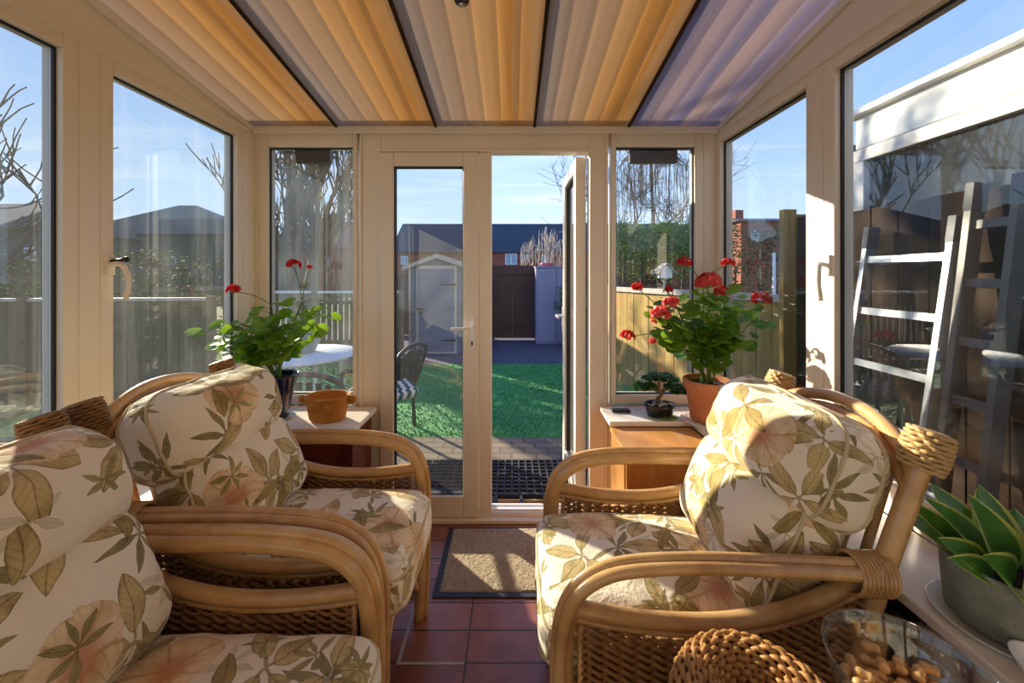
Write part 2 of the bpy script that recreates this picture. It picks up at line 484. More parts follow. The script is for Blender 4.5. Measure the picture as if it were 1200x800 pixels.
def m_terra(n):
    v = n.coord(); nz = n.noise(v, 9, 4, .6); n2 = n.noise(v, 60, 3)
    c = n.ramp(nz, [(.25, hexc('b87249')), (.55, hexc('cd875c')), (.85, hexc('dca480'))])
    n.out(n.bsdf(c, .75, spec=.2, normal=n.bump(n2, .2, .003)))
mat('terracotta', m_terra)
def m_concrete(n):
    v = n.coord(); nz = n.noise(v, 18, 5, .7); n2 = n.noise(v, 70, 3)
    c = n.ramp(nz, [(.3, hexc('6b6f63')), (.55, hexc('868a7c')), (.8, hexc('a4a796'))])
    n.out(n.bsdf(c, .7, normal=n.bump(n2, .25, .003)))
mat('pot_concrete', m_concrete)

def m_leaf(name, a, b, tr=.35, scale=14, rough=.45, rim=None):
    def f(n):
        v = n.coord(); nz = n.noise(v, scale, 3)
        c = n.mix(nz, hexc(a), hexc(b))
        if rim:
            u, w, _ = n.sep(n.coord('UV'))
            e = n.smooth((u-.5).abs(), .36, .43)
            st = n.smooth(((w*13).sin()*.5 + n.noise(v, 60, 2)), .9, 1.2)
            c = n.mix(st*.35, c, hexc('8fae62')); c = n.mix(e, c, hexc(rim))
        n.out(n.mixsh(tr, n.bsdf(c, rough), n.translucent(c if name.startswith('petal') else n.mix(.4, c, hexc('a8cf3c')))))
    mat(name, f)
m_leaf('leaf_geranium', '4a7f24', '86ae38', .5)
m_leaf('leaf_geranium_pale', '5f8f28', 'a4c444', .55)
m_leaf('leaf_bonsai', '24501f', '4f8a34', .3)
m_leaf('leaf_sansevieria', '2f6428', '5a9438', .18, 20, .3, rim='c6cf6a')
m_leaf('leaf_hedge', '2c4a1c', '64852f', .3, 3)
m_leaf('leaf_dark', '26301c', '3a4a2a', .1, 3, .9)
m_leaf('petal_red', 'c8141a', 'e0302c', .3, 40)
m_leaf('petal_pink', 'd62a30', 'f06a66', .3, 40)
m_leaf('willow_twig', '8d7f66', 'b5a78c', .1)

def m_glass(name, haze=.03, streak=.0, tint=(1, 1, 1), refl=1.0):
    def f(n):
        ge = n.new('ShaderNodeNewGeometry'); dp = n.new('ShaderNodeVectorMath'); dp.operation = 'DOT_PRODUCT'
        n.link(ge.outputs['Incoming'], dp.inputs[0]); n.link(ge.outputs['Normal'], dp.inputs[1])
        ca = S(n.nt, dp.outputs['Value']).abs().inv().max(0.0)
        fres = ca.pow(5.0) * .955 + .045
        tr = n.new('ShaderNodeBsdfTransparent'); tr.inputs[0].default_value = (*tint, 1)
        gl = n.new('ShaderNodeBsdfGlossy'); gl.inputs[1].default_value = .0; gl.inputs[0].default_value = (.95, .97, 1, 1)
        sh = n.mixsh((fres*refl).clamp(), S(n.nt, tr.outputs[0]), S(n.nt, gl.outputs[0]))
        v = n.coord()
        d = n.noise(n.mapping(v, (18, 18, .8)), 1.0, 4, .6)
        sp = n.smooth(n.noise(v, 3.0, 3), .4, .7)
        h = (n.smooth(d, .45, .75)*streak + sp*streak*.6 + haze).clamp()
        df = n.new('ShaderNodeBsdfDiffuse'); df.inputs[0].default_value = (.8, .8, .78, 1)
        dt = n.mixsh(.6, S(n.nt, df.outputs[0]), n.translucent((.8, .8, .76)))
        n.out(n.mixsh(h, sh, dt))
    return mat(name, f)
m_glass('glass_clean', .008, .004, (.93, .95, .94))
m_glass('glass_dusty', .015, .05, (.85, .88, .86))
m_glass('glass_bowl', .01, .0, (.95, .97, .97), 1.5)
def m_refl_glass(n):
    n.out(n.bsdf((.045, .05, .05), .03, spec=1.0, coat=1.0))
mat('glass_mirror', m_refl_glass)

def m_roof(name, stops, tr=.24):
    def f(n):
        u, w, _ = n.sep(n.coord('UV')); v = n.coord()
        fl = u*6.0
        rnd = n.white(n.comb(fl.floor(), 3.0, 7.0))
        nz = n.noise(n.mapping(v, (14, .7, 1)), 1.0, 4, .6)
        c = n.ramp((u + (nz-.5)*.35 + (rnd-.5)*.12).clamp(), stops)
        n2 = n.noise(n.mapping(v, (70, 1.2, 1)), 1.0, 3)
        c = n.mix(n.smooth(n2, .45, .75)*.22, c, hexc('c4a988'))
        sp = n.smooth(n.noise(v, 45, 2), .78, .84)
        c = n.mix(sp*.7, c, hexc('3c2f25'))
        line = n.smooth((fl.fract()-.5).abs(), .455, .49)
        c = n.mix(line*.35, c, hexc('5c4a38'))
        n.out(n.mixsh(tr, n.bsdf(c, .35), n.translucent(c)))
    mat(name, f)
m_roof('roof_bronze', [(0, hexc('9a8a7a')), (.22, hexc('a98a6c')), (.45, hexc('bd9566')), (.66, hexc('c48f4c')), (.82, hexc('ae7634')), (1, hexc('b88f5c'))])  # tan and amber stripes hold dirt plus warm sun reflection as colour
m_roof('roof_sky_tint', [(0, hexc('777488')), (.2, hexc('b39a98')), (.4, hexc('85809a')), (.6, hexc('bfa296')), (.8, hexc('8a84a0')), (1, hexc('b8905f'))])  # blue cast of the sky painted into the right-hand sheet
plain('rafter_dark', '3a2a1e', .9, spec=.1)
def m_lamp(n): n.out(n.bsdf((.02, .02, .02), .1))
mat('lamp_black', m_lamp)
# ------------------------------------------------------------------ room shell
XL, XR, YF, YB = -1.42, 1.128, 2.13, -1.3          # inner faces of the walls
ZR = 2.17                                          # underside of roof at the front wall
def roof_z(y): return ZR + .164 * (YF - y)
SILL = .645
m = MB(); m.box(XL-.1, XR+.1, YB, YF+.06, -.12, 0.0)
struct(m.build('floor', 'floor_tile'), 'terracotta tiled conservatory floor', 'floor')

def tape():
    m = MB()
    m.box(-.406, -.394, 1.345, 1.82, .0, .0015); m.box(-.394, -.17, 1.345, 1.354, .0, .0015); m.box(-.394, -.32, 1.811, 1.82, .0, .0015)
    tag(m.build('floor_trim', 'tape'), 'thin pale strip outlining a floor hatch left of the doormat', 'strip')
tape()

# dwarf walls (tiled inside) up to the sill, with glazing above
def wall_side(name, x0, x1, lab):
    m = MB(); m.box(x0, x1, YB, YF+.06, 0.0, SILL-.025)
    return struct(m.build(name, 'wall_tile'), lab, 'wall')
wl = wall_side('wall_left', XL-.06, XL+.09, 'low tiled wall under the left windows')
wr = wall_side('wall_right', XR-.09, XR+.06, 'low tiled wall under the right windows')
FX0, FX1 = -.88, .57                               # door frame outer edges
m = MB(); m.box(XL+.09, FX0, YF-.04, YF+.06, 0, SILL-.025); m.box(FX1, XR-.09, YF-.04, YF+.06, 0, SILL-.025)
struct(m.build('wall_front', 'wall_tile'), 'low tiled walls either side of the doors', 'wall')
m = MB(); m.box(XL-.1, XR+.1, YB-.12, YB, -.12, 2.9)
struct(m.build('wall_back', 'upvc_wall'), 'cream house wall at the back of the conservatory', 'wall')

# boxed piers under the end sills (the left one juts out)
m = MB(); m.box(XL+.09, -.765, 1.84, YF-.04, 0, SILL-.025)
struct(m.build('wall_pier', 'wall_tile'), 'tiled box under the left end sill', 'wall')

# sills
m = MB()
m.box(XL, -.738, 1.80, YF-.03, SILL-.025, SILL); m.box(XL, -1.15, YB, 1.80, SILL-.025, SILL)
struct(m.build('sill_left', 'sill', bevel=.004), 'white sill below the left windows', 'sill')
m = MB()
m.box(.48, XR, 1.885, YF-.03, SILL-.025, SILL); m.box(.883, XR, YB, 1.885, SILL-.025, SILL)
struct(m.build('sill_right', 'sill', bevel=.004), 'white sill below the right windows', 'sill')

# windows: casements between posts
GT, GB = 2.085, .745
def side_window(n, X, y0, y1, sgn, lab, glass, zb=GB, zt=GT, handle=None, fw=.045):
    """X inner face of wall, glass set outwards by .035; y0<y1 are the sight lines of the glass"""
    root = thing('window_%d' % n, lab, 'window', (X, (y0+y1)/2, SILL), kind='structure')
    hy = (y1-y0)/2; b, t = zb-SILL, zt-SILL
    xo = sgn*.07
    def fr(d0, d1, wy, wz0, wz1):
        m = MB(); a, c = sorted((sgn*d0, sgn*d1))
        m.box(a, c, -hy-wy, -hy, b-wz0, t+wz1); m.box(a, c, hy, hy+wy, b-wz0, t+wz1)
        m.box(a, c, -hy, hy, b-wz0, b); m.box(a, c, -hy, hy, t, t+wz1); return m
    fr(.0, .07, fw, b-.001, ZR-zt-.03).build('frame', 'upvc', root, bevel=.004)
    m = MB(); a, c = sorted((sgn*.022, sgn*.032)); g = .006
    m.box(a, c, -hy, -hy+g, b, t); m.box(a, c, hy-g, hy, b, t); m.box(a, c, -hy+g, hy-g, b, b+g); m.box(a, c, -hy+g, hy-g, t-g, t)
    m.build('gasket', 'gasket', root)
    m = MB(); a, c = sorted((sgn*.034, sgn*.038)); m.box(a, c, -hy, hy, b, t); m.build('glass_pane', glass, root)
    if handle:
        side, zc, opened = handle
        y = (hy+.022) * side; z = zc - SILL; s_ = -sgn
        h = MB()
        h.box(*sorted((0.0, s_*.012)), y-.014, y+.014, z-.035, z+.035)
        h.tube(crv([(s_*.01, y, z), (s_*.035, y, z+.004), (s_*.048, y-side*.012, z-.01), (s_*.055, y-side*.02, z-.06), (s_*.045, y-side*.018, z-.125)], 6), [.011]*12+[.010]*6+[.009]*7, 10, flat=.8)
        h.build('handle', 'upvc', root)
        if opened:
            k = MB(); k.tube([(s_*.008, y, z+.012), (s_*.04, y-side*.02, z+.02)], .006, 8); k.ball((s_*.042, y-side*.022, z+.02), .011)
            k.build('lock_button', 'black_plastic', root)
    return root
side_window(1, XL, 1.37, 1.985, -1, 'left window next to the front corner', 'glass_dusty', handle=(-1, 1.40, True))
side_window(2, XL, .46, 1.215, -1, 'left window nearer the room', 'glass_dusty')
side_window(3, XR, 1.475, 2.085, 1, 'right window next to the front corner', 'glass_clean')
side_window(4, XR, .37, 1.345, 1, 'right window nearer the room', 'glass_clean', handle=(1, 1.40, False))
side_window(5, XL, -.42, .37, -1, 'left window beside the viewer', 'glass_dusty')
side_window(6, XR, -.52, .28, 1, 'right window beside the viewer', 'glass_clean')
side_window(9, XL, -1.24, -.51, -1, 'left window behind the viewer', 'glass_dusty')
side_window(10, XR, -1.24, -.61, 1, 'right window behind the viewer', 'glass_clean')

# posts between and beyond casements, wedge of fascia above the side frames
def side_trim(name, X, sgn, posts, lab):
    m = MB(); a, c = sorted((0.0, sgn*.07))
    for y0, y1 in posts: m.box(X+a, X+c, y0, y1, SILL, ZR-.03)
    struct(m.build(name, 'upvc', bevel=.003), lab, 'post')
side_trim('trim_1', XL, -1, [(1.26, 1.325), (2.03, YF), (.37+.045, .46-.045), (-.465, -.42-.045), (-1.3, -1.285)], 'white upright posts of the left window wall')
side_trim('trim_2', XR, 1, [(1.39, 1.43), (.325, .325+.001), (2.13-.0, 2.13+.001), (-.565, -.52-.045)], 'white upright posts of the right window wall')
for nm, X, sgn, lab in (('trim_3', XL, -1, 'sloping white fascia over the left windows'), ('trim_4', XR, 1, 'sloping white fascia over the right windows')):
    m = MB(); a, c = sorted((sgn*.002, sgn*.07))
    poly = [(X+a, YB, ZR-.03), (X+a, YF, ZR-.03), (X+a, YF, roof_z(YF)), (X+a, YB, roof_z(YB))]
    m.prism(poly, (c-a, 0, 0))
    # lip rails on the inner face
    i0, i1 = sorted((X, X-sgn*.012))
    m.box(i0, i1, YB, YF-.07, ZR-.04, ZR-.018)
    m.prism([(i0, YB, roof_z(YB)-.045), (i0, YF-.01, roof_z(YF-.01)-.03), (i0, YF-.01, roof_z(YF-.01)), (i0, YB, roof_z(YB))], (i1-i0, 0, 0))
    struct(m.build(nm, 'upvc'), lab, 'fascia')

# front wall frames
def front_window(n, x0, x1, lab, glass):
    """x0..x1: sight lines of the glass"""
    root = thing('window_%d' % n, lab, 'window', ((x0+x1)/2, YF, SILL), kind='structure')
    hx = (x1-x0)/2; b, t = .70-SILL, 2.075-SILL; T = ZR-SILL-.012
    L = .05 if n == 7 else .026; R = .026 if n == 7 else .05
    m = MB(); m.box(-hx-L, -hx, 0, .07, .001, T); m.box(hx, hx+R, 0, .07, .001, T)
    m.box(-hx, hx, 0, .07, .001, b); m.box(-hx, hx, 0, .07, t, T)
    m.build('frame', 'upvc', root, bevel=.004)
    m = MB(); g = .006; m.box(-hx, -hx+g, .018, .028, b, t); m.box(hx-g, hx, .018, .028, b, t); m.box(-hx+g, hx-g, .018, .028, b, b+g); m.box(-hx+g, hx-g, .018, .028, t-g, t)
    m.build('gasket', 'gasket', root)
    m = MB(); m.box(-hx, hx, .034, .038, b, t); m.build('glass_pane', glass, root)
    # small box fixed at the head of the pane
    w = .135 if n == 7 else .135
    k = MB(); k.box(-.11 if n == 7 else -.13, .09 if n == 7 else .14, .042, .075, t-.075, t-.003); k.box(-.012, .018, .040, .042, t-.06, t-.035)
    k.build('vent_box', 'grey_box', root, bevel=.003)
    return root
front_window(7, -1.355, -.885, 'narrow front window left of the doors', 'glass_dusty')
front_window(8, .578, 1.015, 'narrow front window right of the doors', 'glass_clean')
# corner posts + head
m = MB(); m.box(XL-.07, -1.405, YF-.0, YF+.07, SILL, ZR-.012); m.box(1.065, XR+.07, YF-.0, YF+.07, SILL, ZR-.012)
m.box(-1.47, -1.405, YF+.005, YF+.065, .0, SILL)
struct(m.build('trim_5', 'upvc'), 'white corner posts of the front wall', 'post')
m = MB(); m.box(XL-.07, XR+.07, YF-.02, YF+.08, ZR-.012, ZR+.05)
m.box(XL, XR, YF-.03, YF-.02, ZR-.03, ZR+.01)
struct(m.build('trim_6', 'upvc', bevel=.003), 'white head rail along the top of the front wall', 'rail')

# door frame: jambs, head, threshold
Xpx = lambda px, Y=YF: (px-CX)*Y/F
Zpx = lambda py, Y=YF: EYE-(py-HY)*Y/F
m = MB()
xj0, xj1 = Xpx(415), Xpx(446); xk0, xk1 = Xpx(691), Xpx(718)
HT = Zpx(178)
m.box(xj0+.03, xj1, 0, .07, 0, ZR-.012, Matrix.Translation((0, YF, 0))); m.box(xk0, xk1-.025, 0, .07, 0, ZR-.012, Matrix.Translation((0, YF, 0)))
m.box(xj1, xk0, YF, YF+.07, HT, ZR-.012)
m.box(xj0, xj0+.028, YF-.001, YF+.07, 0, SILL); m.box(xk1-.024, xk1+.0, YF-.001, YF+.07, 0, SILL)
m.box(xj0+.032, xj0+.045, YF-.008, YF, 0, ZR-.02); m.box(xk1-.045, xk1-.03, YF-.008, YF, 0, ZR-.02)
m.box(xj1-.012, xk0+.012, YF-.008, YF, HT, HT+.014)
struct(m.build('trim_7', 'upvc', bevel=.003), 'white frame around the double doors', 'door frame')
m = MB(); m.box(xj1, xk0, YF, YF+.07, 0, .02); m.box(xj0+.03, xk1-.03, YF-.03, YF, 0, .022)
struct(m.build('trim_8', 'upvc', bevel=.003), 'beige base rail of the door frame', 'rail')
m = MB(); m.box(Xpx(560), xk0, YF+.005, YF+.075, .02, .045); m.box(Xpx(563), xk0, YF+.02, YF+.035, .045, .055); m.box(Xpx(563), xk0, YF+.055, YF+.065, .045, .06)
struct(m.build('trim_9', 'white_metal'), 'white metal threshold of the open doorway', 'threshold')

def door_leaf(n, loc, rz, w, lab, label_handle, glass='glass_dusty', ox=.075, bottom=.095):
    """local: x along width from the hinge, y thickness outward, z up; bottom at z=.03"""
    root = thing('door_%d' % n, lab, 'door', loc, rz, kind='structure')
    z0, z1 = .025, HT-.004
    gx0, gx1 = ox, w-.085; gz0, gz1 = Zpx(580), Zpx(195)
    m = MB(); T = .06
    m.box(0, gx0, 0, T, z0, z1); m.box(gx1, w, 0, T, z0, z1); m.box(gx0, gx1, 0, T, z0, gz0); m.box(gx0, gx1, 0, T, gz1, z1)
    m.build('frame', 'upvc', root, bevel=.005)
    m = MB(); g = .006
    for y0 in (.015,):
        m.box(gx0, gx0+g, y0, y0+.03, gz0, gz1); m.box(gx1-g, gx1, y0, y0+.03, gz0, gz1)
        m.box(gx0+g, gx1-g, y0, y0+.03, gz0, gz0+g); m.box(gx0+g, gx1-g, y0, y0+.03, gz1-g, gz1)
    m.build('gasket', 'gasket', root)
    m = MB(); m.box(gx0, gx1, .028, .032, gz0, gz1); m.build('glass_pane', glass, root)
    return root, gx1, w, T
d1, gx1, w1, T = door_leaf(1, (Xpx(446), YF-.012, 0), 0, Xpx(561)-Xpx(446), 'closed left glazed door leaf', 'door handle', 'glass_clean')
zc = Zpx(383)
def lever(parent, x, y, s, mat_='white_metal', dirx=-1):
    h = MB(); h.box(x-.013, x+.013, *sorted((y, y+s*.008)), zc-.115, zc+.06)
    h.build('handle_plate', mat_, parent, bevel=.004)
    l = MB(); l.tube(crv([(x, y+s*.006, zc), (x, y+s*.045, zc), (x+dirx*.02, y+s*.05, zc), (x+dirx*.11, y+s*.048, zc-.003)], 6), [.009]*8+[.0085]*11, 10)
    l.build('handle', mat_, parent)
    k = MB(); k.box(x-.004, x+.004, *sorted((y+s*.008, y+s*.0095)), zc-.10, zc-.08); k.tube([(x, y+s*.008, zc-.082), (x, y+s*.0096, zc-.082)], .006, 10)
    k.build('keyhole', 'black_plastic', parent)
lever(d1, w1-.035, 0, -1)
# meeting stile cover
m = MB(); m.box(Xpx(561.5)+.001, Xpx(576), YF-.004, YF+.058, .045, HT-.002)
m.build('meeting_stile', 'upvc', d1, bevel=.004, loc=(-Xpx(446), -(YF-.012), 0))
m.v = []
# open right leaf swung outward to ~90 degrees
hx = Xpx(690)-.002
d2, _, w2, _ = door_leaf(2, (hx, YF+.074, 0), radians(90), .56, 'open right door leaf swung outwards', 'handle', 'glass_clean')
lever(d2, w2-.035, .06, 1, dirx=-1); 

# roof: bronze sheets between dark rafters, sun and sky tones put into their colour
ribs = [Xpx(397), Xpx(512), Xpx(626), Xpx(735)]
edges = [XL-.12] + ribs + [XR+.12]
ceil_root = thing('ceiling', 'translucent sheet roof sloping down to the front', 'ceiling', (0, YF, ZR), kind='structure')
for i in range(5):
    x0, x1 = edges[i]+.006, edges[i+1]-.006
    nx, ny = 72, 8
    m = MB(); vs, fs, uvs = [], [], []
    ya, yb = YF+.22, YB-.1
    full0, full1 = (x1-.54, x1) if i == 0 else ((x0, x0+.54) if i == 4 else (x0, x1))
    for j in range(ny+1):
        y = ya + (yb-ya)*j/ny
        for k in range(nx+1):
            x = x0+(x1-x0)*k/nx; u = (x-full0)/(full1-full0)
            ph = (u*6.0) % 1.0
            z = .006*(1-abs(2*ph-1)**3) 
            vs.append((x, y-YF, -.164*(y-YF)+.002+z))
    for j in range(ny):
        for k in range(nx):
            fs.append((j*(nx+1)+k, j*(nx+1)+k+1, (j+1)*(nx+1)+k+1, (j+1)*(nx+1)+k))
            uvs.append([(((vs[q][0]-full0)/(full1-full0)), vs[q][1]) for q in fs[-1]])
    m.add(vs, fs, uvs)
    m.build('roof_sheet', 'roof_sky_tint' if i == 4 else 'roof_bronze', ceil_root)
for x in ribs:
    m = MB(); m.prism([(x-.007, .2, -.164*.2-.004), (x+.007, .2, -.164*.2-.004), (x+.007, .2, -.164*.2+.03), (x-.007, .2, -.164*.2+.03)], (0, YB-YF-.25, -.164*(YB-YF-.25)))
    m.build('rafter', 'rafter_dark', ceil_root)
# small hanging lamp just in frame at the ceiling
ly = 1.29
lt = thing('ceiling_lamp', 'small round black lamp hanging under the middle of the roof', 'lamp', (Xpx(541, ly), ly, roof_z(ly)))
m = MB(); m.tube([(0, 0, .0), (0, 0, -.008)], .022, 16); m.build('ceiling_plate', 'lamp_black', lt)
m = MB(); m.ball((0, 0, -.02), .026, 16, 10, (1, 1, .7)); m.build('lamp_shade', 'lamp_black', lt)
m = MB(); m.ball((0, 0, -.033), .012, 10, 6); m.build('lens', 'chrome', lt)

# doormat
mt = thing('doormat', 'beige coir doormat with dark rubber border inside the doors', 'doormat', (.0, 1.845, 0))
def mat_poly(x0, x1, y0, y1, z0, z1):
    m = MB(); m.box(x0, x1, y0, y1, z0, z1); return m
mat_poly(-.338, .42, -.225, .225, 0.0, .006).build('rubber_border', 'mat_edge', mt, bevel=.002)
def coir_top():
    m = MB(); nx, ny = 140, 84; x0, x1, y0, y1 = -.312, .395, -.198, .212; vs = []; fs = []
    rnd = random.Random(5)
    for j in range(ny+1):
        for i in range(nx+1):
            e = min(i, nx-i, j, ny-j)
            vs.append((x0+(x1-x0)*i/nx, y0+(y1-y0)*j/ny, .006 if e == 0 else .0105+rnd.uniform(-.002, .002)))
    for j in range(ny):
        for i in range(nx): fs.append((j*(nx+1)+i, j*(nx+1)+i+1, (j+1)*(nx+1)+i+1, (j+1)*(nx+1)+i))
    return m.add(vs, fs)
coir_top().build('coir_pile', 'coir', mt)
# ------------------------------------------------------------------ rattan armchairs
def cushion_mesh(H, r, n=(16, 20, 8), puff=.15, seed=0, uo=(0, 0), wr=.006, M=None):
    """rounded, puffed box; local z is the face that shows. returns MB and the mapping function"""
    hx, hy, hz = H
    def mp(p):
        q = []
        for a, h in zip(p, (hx, hy, hz)): q.append(a*h)
        c = [max(-(h-r), min(h-r, a)) for a, h in zip(q, (hx, hy, hz))]
        d = Vector([a-b for a, b in zip(q, c)]); L = d.length
        pos = Vector(c) + (d/L*r if L > 1e-9 else Vector((0, 0, 0)))
        k = (1-p[0]**2)*(1-p[1]**2)
        pos.z += (1 if p[2] > 0 else -1)*abs(p[2])*hz*puff*k*2
        pos.x *= 1 + .03*(1-p[1]**2); pos.y *= 1 + .02*(1-p[0]**2)
        nn = noise.noise(Vector((pos.x*9+seed*3.1, pos.y*9, pos.z*9)))*wr + noise.noise(Vector((pos.x*28+seed, pos.y*22, pos.z*22)))*wr*.35
        dr = pos.normalized() if pos.length > 0 else Vector((0, 0, 1))
        return pos + dr*nn
    m = MB()
    faces = [((1, 0, 0), (0, 1, 0), (0, 0, 1), n[0], n[1]), ((1, 0, 0), (0, -1, 0), (0, 0, -1), n[0], n[1]),
             ((0, 1, 0), (0, 0, 1), (1, 0, 0), n[1], n[2]), ((0, -1, 0), (0, 0, 1), (-1, 0, 0), n[1], n[2]),
             ((-1, 0, 0), (0, 0, 1), (0, 1, 0), n[0], n[2]), ((1, 0, 0), (0, 0, 1), (0, -1, 0), n[0], n[2])]
    idx = {}
    def vid(p):
        key = tuple(round(a, 5) for a in p)
        if key not in idx:
            idx[key] = len(m.v); q = mp(p); m.v.append(M @ q if M is not None else q)
        return idx[key]
    def uvof(p, w):
        x, y, z = p[0]*hx, p[1]*hy, p[2]*hz
        if abs(w[2]) > .5: u, v = x, y
        elif abs(w[0]) > .5: u, v = w[0]*(hx + (hz-z)), y
        else: u, v = x, w[1]*(hy + (hz-z))
        if w[2] < -.5: u += 1.7
        return (u+uo[0], v+uo[1])
    for a, b, w, na, nb in faces:
        a, b, w = Vector(a), Vector(b), Vector(w)
        for i in range(na):
            for j in range(nb):
                ps = []
                for di, dj in ((0, 0), (1, 0), (1, 1), (0, 1)):
                    p = w + a*(-1+2*(i+di)/na) + b*(-1+2*(j+dj)/nb); ps.append(p)
                m.f.append(tuple(vid(p) for p in ps)); m.smooth.append(True)
                m.uv[len(m.f)-1] = [uvof(p, w) for p in ps]
    def loop(zz, grow=1.0):
        pts = []
        N = 22
        for k in range(N): pts.append(mp((-1+2*k/N, -1, zz)))
        for k in range(N): pts.append(mp((1, -1+2*k/N, zz)))
        for k in range(N): pts.append(mp((1-2*k/N, 1, zz)))
        for k in range(N): pts.append(mp((-1, 1-2*k/N, zz)))
        return [(M @ p if M is not None else p) for p in pts]
    return m, loop

def braid_panel(x0, x1, z0, ztop, y, pitch=.021, cols=.036, r=.0052, M=None, zbot=None):
    """twined weave in the x-z plane at y; ztop, zbot functions of x"""
    m = MB(); z = z0; row = 0
    zmax = max(ztop(x0+(x1-x0)*k/20) for k in range(21))
    while z < zmax:
        segs = []; cur = []
        nst = int((x1-x0)/cols*6)
        for k in range(nst+1):
            x = x0+(x1-x0)*k/nst
            ok = z < ztop(x)-.003 and (zbot is None or z > zbot(x)+.003)
            if ok: cur.append(x)
            else:
                if len(cur) > 2: segs.append(cur)
                cur = []
        if len(cur) > 2: segs.append(cur)
        for sg in segs:
            for s in (0, 1):
                pts = []
                for x in sg:
                    ph = pi*(x-x0)/cols + pi*s
                    pts.append((x, y + .0055*cos(ph), z + pitch*.30*sin(ph)))
                m.tube(pts, r*1.15, 5, cap=False, flat=.72)
        z += pitch*.86; row += 1
    # uprights
    x = x0+cols/2
    while x < x1:
        zb = z0 if zbot is None else max(z0, zbot(x)); zt = ztop(x)
        if zt-zb > .02: m.tube([(x, y, zb), (x, y, zt)], .004, 5, cap=False)
        x += cols
    if M is not None: m.v = [M @ p for p in m.v]
    return m

def basket_wrap(a, b, r, rows=9, n=22, seed=0):
    """wicker-wrapped knob from a to b"""
    a, b = Vector(a), Vector(b); d = (b-a); L = d.length; d.normalize()
    x = d.orthogonal().normalized(); y = d.cross(x); m = MB()
    m.tube([a, a+d*L*.97], r*.86, 14)
    for i in range(rows):
        t = (i+.5)/rows; rr = r*(.93+.12*sin(pi*t))
        pts = []
        for k in range(n*2):
            th = 2*pi*k/(n*2); q = rr + .0022*(1 if (k//2+i) % 2 else -1)
            pts.append(a+d*(L*t + .0012*sin(th*7+i*2)) + (x*cos(th)+y*sin(th))*q)
        m.tube(pts, L/rows*.56, 5, closed=True)
    for i in range(3): q = r*(.75-.25*i); m.tube([b-d*.002+(x*cos(2*pi*k/16)+y*sin(2*pi*k/16))*q for k in range(16)], r*.15, 5, closed=True)
    return m

